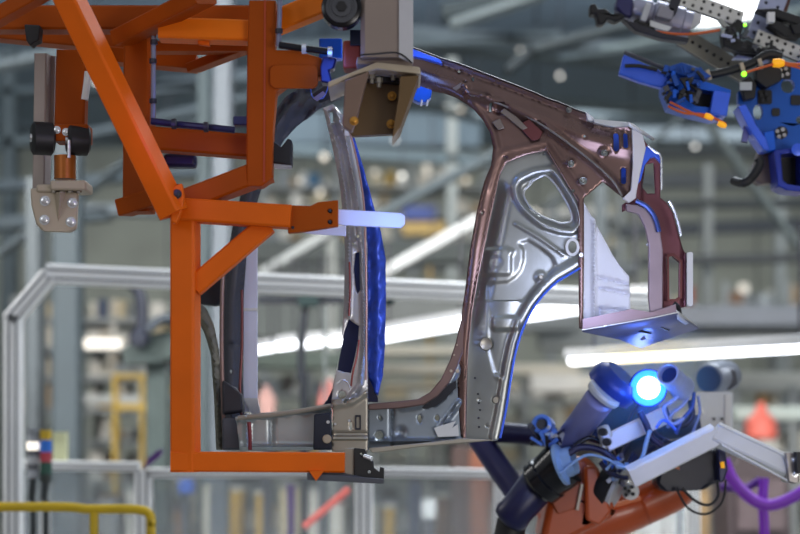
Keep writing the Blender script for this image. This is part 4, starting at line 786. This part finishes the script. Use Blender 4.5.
# ================================================================ HALL SHELL
def structure(name, lo, hi, m):
    b = MB(); box(b, lo, hi); o = b.build(name, m); o['kind'] = 'structure'; return o
CEIL = mat('ceiling_panel', '#66788a', 0, .7, .12, 1.2); WALLM = mat('hall_wall', '#8e948f', 0, .7, .15, 1.)
structure('floor', (-16, 3, -.1), (16, 47, 0), mat('concrete', '#9a9c9a', 0, .35, .1, .8))
structure('ceiling', (-16, 9, 9), (16, 47, 9.3), CEIL)
structure('wall_back', (-16, 46, 0), (16, 46.3, 9), WALLM)
structure('wall_left', (-16.3, 12, 0), (-16, 47, 9), WALLM)
structure('wall_right', (16, 12, 0), (16.3, 47, 9), WALLM)
TN = [0]
def trim(a, c, w, Y, col, Y2=None, h=.3, metal=0.):
    TN[0] += 1; b = MB(); beam(b, a, c, w, Y, Y2, h); o = b.build('trim_%d' % TN[0], mat('trim_'+col[1:], col, metal, .6, .1, 2.)); o['kind'] = 'structure'; return o
def band(x0, y0, x1, y1, Y, col, d=.6):
    TN[0] += 1; b = MB(); pbox(b, x0, y0, x1, y1, Y, d); o = b.build('trim_%d' % TN[0], mat('trim_'+col[1:], col, 0, .6, .12, 1.5), bevel=.02); o['kind'] = 'structure'; return o
# columns
trim((68, -60), (68, 560), 27, 15, '#525e66'); trim((36, 180), (36, 620), 13, 13, '#4a5258')
trim((225, -60), (219, 600), 17, 13.5, '#5c646e'); trim((205, -60), (204, 570), 12, 17, '#5e6c72')
trim((707, 165), (706, 560), 9, 24, '#a3a8a8'); trim((452, 60), (452, 560), 10, 30, '#8d918e')
trim((600, 120), (600, 560), 12, 31, '#767c7e'); trim((332, 225), (332, 560), 9, 20, '#c0c3be'); trim((10, 50), (10, 560), 14, 22, '#4c5960')
trim((780, 100), (780, 560), 10, 30, '#7b8080')
# roof girders and ducts
for x0, y0, x1, y1, w, Y, col in (
    (-60, 60, 560, 38, 9, 24, '#7c8b94'), (380, 30, 860, 66, 8, 24, '#8795a0'), (400, 46, 860, 84, 5, 25, '#4f5c62'),
    (450, 26, 545, -6, 6, 17, '#87949a'), (442, 14, 512, 2, 16, 17.5, '#3e4a50'), (506, 72, 532, 50, 7, 16, '#2f3a42'), (528, 52, 640, 22, 7, 16, '#3b474e'),
    (560, 60, 800, 30, 5, 20, '#55636a'), (600, 52, 800, 12, 5, 20, '#8a9a9c'), (480, 96, 860, 130, 7, 28, '#4d5a5e'), (470, 116, 860, 112, 5, 29, '#7e8c94'),
    (-60, 96, 300, 82, 7, 22, '#4c5a62'), (-60, 80, 60, 54, 6, 18, '#808c94'), (70, 140, 260, 96, 7, 20, '#66747e'), (150, 90, 260, 76, 12, 22, '#717f8a'),
    (-40, 150, 210, 120, 9, 22, '#5c6a72'), (-40, 190, 200, 172, 8, 20, '#5f6d78'), (-40, 228, 110, 214, 12, 18, '#59666f'), (0, 255, 130, 160, 4, 16, '#5e6b74'),
    (86, 210, 180, 212, 9, 18, '#808c96'), (-40, 120, 210, 146, 6, 24, '#394750'),
    (270, 128, 480, 132, 34, 31, '#5c6b75'), (280, 150, 500, 162, 10, 30, '#56646a'), (300, 110, 480, 96, 5, 28, '#8896a0'), (330, 84, 480, 120, 5, 27, '#4d5a5e'),
    (375, 217, 500, 152, 8, 18, '#6b7880'), (262, 274, 345, 224, 8, 16, '#a9aeb0'), (382, 274, 478, 220, 10, 15, '#cfd3d6'),
    (560, 132, 860, 140, 12, 29, '#6f7a82'), (560, 156, 860, 150, 8, 26, '#596064'), (620, 182, 860, 178, 14, 27, '#7b828a'), (640, 206, 860, 202, 8, 24, '#4e5458'),
    (620, 232, 860, 222, 12, 26, '#646a72'), (640, 262, 860, 256, 8, 23, '#585c60'), (690, 100, 800, 250, 4, 21, '#7f8a8c'), (690, 110, 620, 170, 4, 19, '#5b666c'), (540, 210, 640, 160, 4, 26, '#79838a')):
    trim((x0, y0), (x1, y1), w, Y, col)
# mezzanine edges, conveyor bridges
for x0, y0, x1, y1, Y, col in (
    (236, 240, 470, 262, 24, '#6e7472'), (236, 298, 345, 338, 20, '#767c7a'), (380, 298, 480, 322, 19, '#7a7e7e'), (234, 352, 348, 368, 18, '#56625c'),
    (380, 346, 470, 354, 20, '#cfcabc'), (380, 364, 580, 374, 22, '#d8d0c0'), (530, 374, 600, 392, 22, '#e8e4de'), (388, 382, 520, 388, 22, '#c4b8a2'),
    (640, 306, 860, 326, 17, '#6d727c'), (640, 326, 860, 332, 17.5, '#92969a'), (735, 406, 860, 420, 16, '#a2aca8'), (735, 372, 860, 392, 20, '#b0b2ae'),
    (540, 328, 860, 348, 24, '#a0a4a4'), (60, 395, 170, 404, 19, '#c2c4c2'), (380, 416, 520, 422, 24, '#a8a090'), (500, 262, 640, 274, 22, '#72787c'), (500, 300, 580, 330, 23, '#8c9296')):
    band(x0, y0, x1, y1, Y, col)
# ================================================================ LIGHTS ON SHOW
def tube_light(pts, w, Y1_, Y2_, label, group=None):
    t_ = thing('tube_light', label, 'tube light', P(pts[0][0], pts[0][1], Y1_), group)
    A, B = P(pts[0][0], pts[0][1], Y1_), P(pts[1][0], pts[1][1], Y2_)
    b = MB(); cyl(b, A, B, w/2*sc(Y1_), w/2*sc(Y2_), 16); b.build('tube', TUBE, t_)
    up = Vector((0, 0, w*.62*sc(Y1_)))
    b = MB(); bar(b, A+up, B+up, .05, .12); b.build('reflector', GREYP, t_)
    for Q in (A.lerp(B, .1), A.lerp(B, .9)):
        b = MB(); cyl(b, Q+up, Q+up+Vector((0, 0, .6)), .008, n=8); b.build('hanger', DARK, t_)
tube_light([(244, 351), (273, 347)], 8, 14, 14, 'fluorescent tube just right of the white vertical bar, first of a rising row', 'row of tube lights')
tube_light([(276, 346), (296, 343)], 9, 14, 14, 'second fluorescent tube of the rising row, left of the dark upright', 'row of tube lights')
tube_light([(302, 344), (323, 341)], 9, 14, 14, 'third fluorescent tube of the rising row, right of the dark upright', 'row of tube lights')
tube_light([(329, 341), (346, 339)], 9, 14, 14, 'fourth fluorescent tube of the rising row, next to the centre pillar', 'row of tube lights')
tube_light([(380, 336), (470, 321)], 12, 13.5, 13, 'long bright fluorescent tube between the blue-lit pillar strip and the quarter panel', 'row of tube lights')
tube_light([(528, 314), (648, 297)], 13, 12.8, 12.2, 'long bright fluorescent tube seen through the wheel arch', 'row of tube lights')
tube_light([(572, 360), (830, 346)], 10, 11, 9.2, 'very long bright fluorescent tube above the welding robot')
def bay(x, y, r, Y, i, m=GLOW):
    names = {}
    t_ = MB(); A = P(x, y, Y); R_ = r*sc(Y); lathe(t_, A, Vector((0, 0, 1)), [(-R_, .01), (-R_*.8, R_*.6), (-R_*.3, R_*.95), (R_*.3, R_*.95), (R_*.8, R_*.6), (R_, .01)], 20)
    o = t_.build('hall_lamp', m, None); rd = MB(); cyl(rd, A+Vector((0, 0, R_)), Vector((A.x, A.y, max(8.98, A.z+R_+.1))), .012, n=6); rd.build('hanger_rod', DARK, o); tag(o, 'small round glowing lamp far away in the blurred hall', 'lamp', 'distant hall lamps'); return o
for i, (x, y, r) in enumerate(((324, 157, 7), (320, 192, 5), (475, 135, 5), (402, 176, 5), (330, 250, 3), (458, 45, 4), (442, 42, 4), (560, 76, 4), (695, 147, 4), (686, 151, 5), (520, 50, 3),
    (93, 90, 7), (98, 82, 6), (460, 112, 8), (448, 108, 6), (412, 120, 4), (168, 484, 5), (632, 428, 6), (757, 426, 9), (46, 402, 5), (237, 487, 4), (432, 504, 6), (536, 212, 4), (466, 180, 4), (300, 180, 3), (395, 140, 3), (645, 48, 3))):
    bay(x, y, r*.5, 26+(i*7 % 9), i)
b = MB(); pbox(b, 82, 339, 120, 348, 20, .1); tag(b.build('glowing_strip', GLOW, None), 'horizontal white sign given a glow, seen through the tall guard frame', 'light panel')  # white sign with an added glow
def glow_strip(x, y, l, w, Y):  # white strips with an added glow
    Y = 45.88 if Y > 42 else Y; b = MB(); pbox(b, x, y, x+w, y+l, Y, .1); tag(b.build('glowing_strip', mat('soft_glow', '#ffffff', 0, .5, 0, emis='#fff0d8', es=.55), None), 'upright white strip given a glow in the far blurred hall', 'light panel', 'far upright glowing strips')
for a in ((324, 206, 26, 7, 44), (448, 172, 30, 9, 44), (450, 218, 26, 8, 44), (372, 170, 28, 6, 44), (300, 196, 18, 5, 44), (424, 160, 20, 6, 44), (740, 284, 22, 8, 40), (30, 372, 60, 8, 22)): glow_strip(*a)

b = MB(); pbox(b, 664, -30, 768, 24, 29, .1); tag(b.build('ceiling_light_panel', mat('sky_panel', '#ffffff', 0, .5, 0, emis='#f6faff', es=1.8), None), 'large glowing ceiling light panel behind the perforated gripper bars', 'light panel')
hz = MB(); lathe(hz, P(648, 382, 6.15)-Vector((0, 0, .3)), Vector((0, 0, 1)), [(0, .02), (.05, .17), (.15, .26), (.3, .3), (.45, .26), (.55, .17), (.6, .02)], 24)  # blue-tinted volume added as bloom around the robot lamp
hm = bpy.data.materials.new('lamp_bloom'); hm.use_nodes = True; hn = hm.node_tree; hn.nodes.clear()
ho = hn.nodes.new('ShaderNodeOutputMaterial'); hv = hn.nodes.new('ShaderNodeVolumeScatter'); hv.inputs['Density'].default_value = 0
htc = hn.nodes.new('ShaderNodeTexCoord'); hmp = hn.nodes.new('ShaderNodeVectorMath'); hmp.operation = 'SUBTRACT'; hmp.inputs[1].default_value = (0, 0, .3)
hl = hn.nodes.new('ShaderNodeVectorMath'); hl.operation = 'LENGTH'; hr = hn.nodes.new('ShaderNodeMapRange'); hr.interpolation_type = 'SMOOTHSTEP'
hr.inputs['From Min'].default_value = .02; hr.inputs['From Max'].default_value = .28; hr.inputs['To Min'].default_value = 4.5; hr.inputs['To Max'].default_value = 0
hn.links.new(htc.outputs['Object'], hmp.inputs[0]); hn.links.new(hmp.outputs[0], hl.inputs[0]); hn.links.new(hl.outputs['Value'], hr.inputs['Value']); hn.links.new(hr.outputs[0], hv.inputs['Density']); hv.inputs['Color'].default_value = (.1, .32, 1, 1)
hn.links.new(hv.outputs[0], ho.inputs['Volume'])
hz = hz.build('haze', hm, None, smooth=True); tag(hz, 'thin bluish haze added as bloom around the glowing robot lamp', 'haze'); hz['kind'] = 'stuff'

# ================================================================ FAR RACKS AND THEIR LOAD
PAL = ['#c8b999', '#e2ded6', '#a88c66', '#8a8f92', '#d9d4c6', '#46506c', '#c8a040', '#4c4642', '#b59a78', '#ece8e0', '#9aa0a4', '#7a5a44', '#a03c34', '#3d6a8c', '#d8cfc0', '#6c665c']
PN = dict(zip(PAL, ['beige', 'off white', 'tan', 'grey', 'cream', 'slate blue', 'mustard', 'charcoal', 'light brown', 'white', 'cool grey', 'dark brown', 'red', 'steel blue', 'sand', 'taupe']))
PALW = [6, 9, 4, 5, 8, 2, 2, 4, 3, 9, 4, 2, .6, .8, 6, 2]
NB = [0]
def rack(x0, x1, levels, Y, label, depth=1.4, minw=4, maxw=16, fill=.85, hcap=None, palw=PALW, grp=None, colr='#8b8f90'):
    t_ = thing('storage_rack', label, 'storage rack', P((x0+x1)/2, HY+CZ*F/Y, Y))
    m = mat('rack_'+colr[1:], colr, .2, .5, .1, 2)
    k = max(1, round((x1-x0)/70))
    top = levels[0]-22
    for i in range(k+1):
        x = x0+(x1-x0)*i/k; A = P(x, top, Y)
        for q in (Y, Y+depth):
            b = MB(); box(b, (A.x-.05, q-.05, 0), (A.x+.05, q+.05, A.z)); b.build('upright', m, t_)
    for y in levels:
        b = MB(); A = P(x0, y, Y); B = P(x1, y, Y); box(b, (A.x, Y-.04, A.z-.06), (B.x, Y+depth, A.z)); b.build('shelf', m, t_)
    for li, y in enumerate(levels):
        gap = (levels[li]-levels[li-1]) if li else 24
        x = x0+2
        while x < x1-3:
            w = random.uniform(minw, maxw); w = min(w, x1-1-x)
            for q in range(k+1):
                ux = x0+(x1-x0)*q/k; uw = .07*F/Y+.8
                if x-uw < ux < x: x = ux+uw
                elif x <= ux < x+w+uw: w = ux-uw-x
            if w <= 2: x += max(w, 0)+2*uw; continue
            if random.random() < fill and w > 2:
                hpx = random.uniform(.3, .84)*min(gap, 40); b = MB(); A = P(x, y, Y); B = P(x+w*.93, y-hpx, Y); dd = random.uniform(.5, 1.1)
                c = random.choices(PAL, palw)[0]; mm = mat('load_'+c[1:], c, 0, .6, 0)
                kind = random.random(); y0 = Y+random.uniform(.02, .2)
                if kind < .62:
                    box(b, (A.x, y0, A.z+.002), (B.x, y0+dd, B.z)); nm, ct = 'crate', 'crate'
                elif kind < .82:
                    r_ = (B.x-A.x)/2; lathe(b, Vector(((A.x+B.x)/2, y0+r_, A.z+.002)), Vector((0, 0, 1)), [(0, r_*.95), (.03, r_), ((B.z-A.z)*.5, r_*.97), ((B.z-A.z)*.96, r_), (B.z-A.z, r_*.9)], 14); nm, ct = 'drum', 'drum'
                else:
                    z0 = A.z+.002; hh = B.z-z0
                    for q in range(3): box(b, (A.x+.02*q, y0, z0+hh*q/3), (B.x-.02*q, y0+dd, z0+hh*(q+.92)/3))
                    nm, ct = 'carton_stack', 'carton'
                    nm = 'carton'
                NB[0] += 1; o = b.build(nm, mm, None); lv = ['top', 'second', 'third', 'fourth', 'fifth', 'sixth', 'seventh'][li]
                tag(o, 'blurred %s %s, %s shelf down, %s' % (PN[c], ct, lv, grp), ct, '%s %ss, %s shelf of the %s' % (PN[c], ct, lv, grp))
            x += w+random.uniform(0, 2)
    return t_
rack(262, 488, [186, 214, 240, 266], 36, 'high pale storage rack packed with goods far behind the centre pillar', minw=6, maxw=16, grp='high central rack')
rack(376, 600, [400, 430, 462, 500, 534], 27, 'long low storage rack far behind the sill and wheel arch', minw=8, maxw=30, grp='long low rack behind the sill')
rack(238, 372, [392, 424, 456, 492, 530], 23, 'mid height rack behind the orange bottom beam and front sill', minw=8, maxw=24, grp='rack behind the front sill')
rack(16, 206, [318, 346, 376, 408, 440, 480, 524], 21, 'tall dense rack seen through the aluminium guard frame on the left', minw=5, maxw=15, grp='dense left rack')
rack(600, 850, [304, 440, 478, 520], 30, 'wide rack with bright orange and white goods far behind the welding robot', minw=6, maxw=18, grp='wide right rack')
rack(488, 620, [216, 246], 34, 'narrow rack seen through the quarter window opening', minw=8, maxw=18, grp='narrow rack behind the quarter window')
rack(735, 850, [408, 452, 492], 20, 'low rack at the far right edge behind the bent bar', minw=8, maxw=18, grp='low right edge rack')
# singled-out background things
def bg(name, label, cat, build, m, group=None, parts=()):
    t_ = MB(); build(t_); o = t_.build(name, m, None, bevel=.01); tag(o, label, cat, group)
    for n_, f_, m_ in parts:
        b = MB(); f_(b); b.build(n_, m_, o)
    return o
bg('blue_bin', 'dark blue bin high in the hall between the blue-lit pillar strip and quarter panel', 'bin', lambda b: pbox(b, 403, 206, 436, 220, 30, 1.), mat('bin_blue', '#2a3c78', 0, .5))
bg('yellow_beam', 'yellow conveyor beam under the dark blue bin', 'beam', lambda b: pbox(b, 402, 222, 446, 234, 30, .6), mat('beam_ochre', '#a88a4c', 0, .5), parts=[('beam_leg', lambda b: pbox(b, 428, 234, 433, 440, 30.1, .3), mat('beam_ochre', '#a88a4c')), ])
bg('distant_robot', 'dark navy robot arm behind the guard frame, left of the orange post', 'robot', lambda b: ptube(b, [(128, 282, 12), (138, 290, 12), (142, 310, 12), (140, 336, 12)], 12), mat('robot_navy', '#131a2c', 0, .5),
   parts=[('shoulder', lambda b: lathe(b, P(138, 338, 11.9), Vector((0, 1, 0)), [(0, .05), (.02, .06), (.14, .06)]), mat('robot_navy', '#1e2a44')),
          ('base_casting', lambda b: prism(b, [(122, 350), (140, 336), (172, 330), (180, 352), (160, 362), (124, 364)], 12.1, .3), mat('robot_grey_green', '#3c4848', 0, .5)),
          ('forearm', lambda b: ptube(b, [(148, 330, 12), (160, 320, 12), (176, 318, 12)], 10), mat('robot_slate', '#28323e', 0, .5)),
          ('pedestal', lambda b: pbox(b, 146, 362, 166, 720, 12.2, .3), mat('robot_grey_green', '#5c6a68'))])
bg('dark_upright', 'dark upright post crossing the rising row of tube lights', 'post', lambda b: ptube(b, [(306, 300, 11), (302, 340, 11), (301, 380, 11), (304, 410, 11), (304, 800, 11)], 8), mat('upright_dark', '#151b26', 0, .5),
   parts=[('junction_box', lambda b: pbox(b, 298, 289, 318, 306, 10.95, .15), mat('box_green', '#12282a', 0, .5)), ('cross_arm', lambda b: pbox(b, 258, 296, 345, 303, 11, .1), mat('upright_dark', '#232c3a'))])
bg('green_junction_box', 'small dark green box on the aluminium rail right of the blue-lit pillar strip', 'junction box', lambda b: pbox(b, 385, 284, 394, 305, 9.3, .1), mat('box_green', '#1e3a3c'))
bg('thin_upright', 'thin dark post right of the dark upright', 'post', lambda b: pbox(b, 323, 305, 327, 740, 12, .05), mat('upright_grey', '#4c5456', 0, .5))
bg('yellow_cell', 'pale yellow framed machine cell beside the orange post', 'machine', lambda b: (pbox(b, 112, 374, 170, 378, 17, .4), pbox(b, 112, 374, 116, 640, 17, .2), pbox(b, 140, 374, 143, 640, 17, .2), pbox(b, 164, 374, 168, 640, 17, .2), pbox(b, 112, 404, 170, 410, 17, .4)), mat('cell_yellow', '#c9a94e', 0, .5))
def person(b, x, y0, h, Y): 
    pass
bg('red_lamp_housing', 'red blurred lamp housing hanging far behind the bent bar', 'lamp', lambda b: lathe(b, P(761, 402, 16), Vector((0, 0, -1)), [(0, .03), (.08, .05), (.16, .13), (.3, .14), (.32, .1)], 20), mat('lamp_red', '#d86a5c', 0, .5))
bg('red_machine_head', 'reddish machine head behind the foot of the centre pillar', 'machine', lambda b: prism(b, [(318, 400), (322, 384), (330, 378), (333, 392), (330, 420), (316, 430)], 13, .3), mat('head_red', '#a8605c', 0, .5), parts=[('stand', lambda b: pbox(b, 318, 425, 328, 690, 13.1, .2), SLATE)])
bg('pink_machine_head', 'pale pink machine part behind the white vertical bar', 'machine', lambda b: prism(b, [(258, 396), (266, 384), (274, 400), (272, 420), (260, 430)], 14, .3), mat('head_pink', '#c49a94', 0, .5), parts=[('stand', lambda b: pbox(b, 262, 425, 270, 670, 14.1, .2), SLATE)])
bg('dark_cabinet', 'dark cabinet with rust coloured front behind the fence near the diagonal tube', 'cabinet', lambda b: pbox(b, 452, 446, 492, 640, 15, .6), mat('cabinet_brown', '#4a3836', 0, .5), parts=[('rust_door', lambda b: pbox(b, 470, 450, 488, 600, 14.98, .02), mat('door_rust', '#84503c', 0, .5))])
bg('white_carton', 'white carton behind the fence panel below the steel sill', 'carton', lambda b: pbox(b, 422, 500, 436, 519, 13, .3), WHITE, parts=[('stand', lambda b: pbox(b, 424, 519, 434, 715, 13.02, .2), SLATE)])
bg('dark_machine', 'dark machine block behind the low fence under the purple hose', 'machine', lambda b: prism(b, [(728, 470), (745, 452), (775, 456), (790, 480), (792, 640), (728, 640)], 12, .6), mat('machine_brown', '#3c3236', 0, .5), parts=[('cover', lambda b: pbox(b, 738, 480, 785, 530, 11.97, .03), mat('machine_cover', '#54484c', 0, .5))])
bg('blue_control_head', 'blue control head behind the fence, below the orange corner', 'control box', lambda b: pbox(b, 178, 480, 192, 494, 12, .2), mat('ctl_blue', '#2c58b0', 0, .5), parts=[('stand', lambda b: pbox(b, 181, 494, 189, 740, 12.02, .1), mat('stand_dark', '#363c44', 0, .5))])
# coloured machine row seen through the fence
for i in range(30):
    x = 20+i*26+random.uniform(-2, 2); w = random.uniform(10, 19); y = random.uniform(478, 512); Y = random.uniform(15.8, 16.3)
    c = random.choices(PAL, PALW)[0]; m1 = mat('load_'+c[1:], c, 0, .6, 0); m2 = mat('load_'+random.choice(PAL)[1:], '#999999')
    o = bg('parts_trolley', 'blurred %s parts trolley standing on the floor behind the clear fence' % PN[c], 'trolley', lambda b: pbox(b, x, y, x+w, HY+CZ*F/Y-6, Y, .5), m1, '%s parts trolleys behind the fence' % PN[c],
           parts=[('top_tray', lambda b: pbox(b, x-1, y-2, x+w+1, y, Y-.03, .56), m2)])

# ================================================================ CAMERA, LIGHT
cam = bpy.data.cameras.new('camera'); co = bpy.data.objects.new('camera', cam); C.objects.link(co)
co.location = (0, 0, CZ); co.rotation_euler = (math.pi/2, 0, 0)
cam.sensor_width = 36; cam.lens = 36*F/800; cam.shift_y = (HY-267)/800
cam.dof.use_dof = True; cam.dof.focus_distance = 5.35; cam.dof.aperture_fstop = 1.9; cam.clip_end = 200
bpy.context.scene.camera = co
def area(name, loc, to, size, e, col=(1, 1, 1), sy=None):
    l = bpy.data.lights.new(name, 'AREA'); l.size = size; l.energy = e; l.color = col
    if sy: l.shape = 'RECTANGLE'; l.size_y = sy
    o = bpy.data.objects.new(name, l); C.objects.link(o); o.location = loc
    o.rotation_euler = (Vector(to)-Vector(loc)).to_track_quat('-Z', 'Y').to_euler(); return o
def point(name, loc, e, col, r=.05):
    l = bpy.data.lights.new(name, 'POINT'); l.energy = e; l.color = col; l.shadow_soft_size = r
    o = bpy.data.objects.new(name, l); C.objects.link(o); o.location = loc; return o
area('hall_fill_light', (0, 18, 8.7), (0, 18, 0), 14, 380, (.84, .93, 1), 8)  # unseen overhead fill for the hall
area('hall_fill_light', (-5, 8, 4.5), (-1, 20, .5), 3, 250, (1, .98, .95), 1)  # unseen pair added to brighten the fence and mid hall
area('hall_fill_light', (5, 8, 4.5), (1, 20, .5), 3, 250, (.95, .98, 1), 1)
area('hall_fill_light', (0, 9.5, 4.8), (0, 24, -1.5), 9, 600, (1, .97, .9), 1)  # unseen fill added to lift the lower background
area('hall_fill_light', (0, 29, 8.6), (0, 40, 3), 20, 1250, (.92, .97, 1), 8)  # unseen fill added to brighten the far racks
area('hall_fill_light', (0, 40, 8.7), (0, 41, 0), 20, 800, (1, .96, .88), 5)
area('hall_fill_light', (3.5, -1.5, 1.2), (0, 5.5, 2.0), 2.5, 125, (1, .97, .93), 1.5)  # unseen front key light added for frame and body
area('hall_fill_light', (-4, 1., 4.0), (-.2, 5.5, 2.2), 1.6, 26, (.95, .97, 1), 1.2)  # unseen fill added for the top left
area('hall_fill_light', (1.5, 8.5, 5.5), (0, 5.5, 2.3), 2.5, 110, (.85, .92, 1), 1)  # unseen back light added behind the body side
point('lamp_and_fill_light', P(649, 402, 5.95), .9, (.08, .28, 1), .03)
point('lamp_and_fill_light', P(640, 425, 5.5), 2.2, (.12, .28, 1), .1)  # unseen blue fill added around the robot lamp
point('lamp_and_fill_light', P(615, 260, 5.0), 5.5, (.6, .68, 1), .1)  # unseen fill added to brighten the liner and tail
point('blue_glow_fill', P(425, 50, 5.25), .8, (.1, .3, 1))  # unseen blue points added to tint the parts near them
point('blue_glow_fill', P(330, 62, 4.95), .5, (.1, .25, 1))
point('blue_glow_fill', P(392, 222, 4.95), .9, (.15, .3, 1))
point('blue_glow_fill', P(150, 128, 4.85), .7, (.3, .12, 1))  # unseen violet point added to tint the orange beams
w = bpy.data.worlds.new('hall_ambient'); bpy.context.scene.world = w; w.use_nodes = True
nt = w.node_tree; bgn = nt.nodes['Background']
tc = nt.nodes.new('ShaderNodeTexCoord'); sp = nt.nodes.new('ShaderNodeSeparateXYZ'); rp_ = nt.nodes.new('ShaderNodeValToRGB')
mr = nt.nodes.new('ShaderNodeMapRange'); mr.inputs['From Min'].default_value = -1
nt.links.new(tc.outputs['Generated'], sp.inputs[0]); nt.links.new(sp.outputs['Z'], mr.inputs['Value']); nt.links.new(mr.outputs[0], rp_.inputs[0])
e = rp_.color_ramp.elements; e[0].position = .0; e[0].color = (.10, .09, .09, 1); e[1].position = 1; e[1].color = (.55, .6, .65, 1)
x_ = rp_.color_ramp.elements.new(.47); x_.color = (.2, .17, .16, 1); x_ = rp_.color_ramp.elements.new(.56); x_.color = (.42, .43, .45, 1)
nz = nt.nodes.new('ShaderNodeTexNoise'); nz.inputs['Scale'].default_value = 3.2; nz.inputs['Detail'].default_value = 3  # noise in the world light, added for varied reflections on the steel
mpz = nt.nodes.new('ShaderNodeMapping'); mpz.inputs['Scale'].default_value = (1, 1, 2.2); nt.links.new(tc.outputs['Generated'], mpz.inputs[0]); nt.links.new(mpz.outputs[0], nz.inputs['Vector'])
mz = nt.nodes.new('ShaderNodeMapRange'); mz.inputs['From Min'].default_value = .4; mz.inputs['From Max'].default_value = .62; mz.inputs['To Min'].default_value = .12; mz.inputs['To Max'].default_value = 2.1
nt.links.new(nz.outputs['Fac'], mz.inputs['Value'])
mm_ = nt.nodes.new('ShaderNodeVectorMath'); mm_.operation = 'SCALE'; nt.links.new(rp_.outputs[0], mm_.inputs[0]); nt.links.new(mz.outputs[0], mm_.inputs['Scale'])
nt.links.new(mm_.outputs[0], bgn.inputs['Color']); bgn.inputs['Strength'].default_value = .68
s = bpy.context.scene
s.view_settings.view_transform = 'Standard'; s.view_settings.look = 'None'; s.view_settings.gamma = 1; s.view_settings.exposure = 0
s.cycles.use_denoising = True; s.cycles.max_bounces = 6; s.cycles.transparent_max_bounces = 8; s.cycles.sample_clamp_indirect = 4; s.cycles.caustics_reflective = False
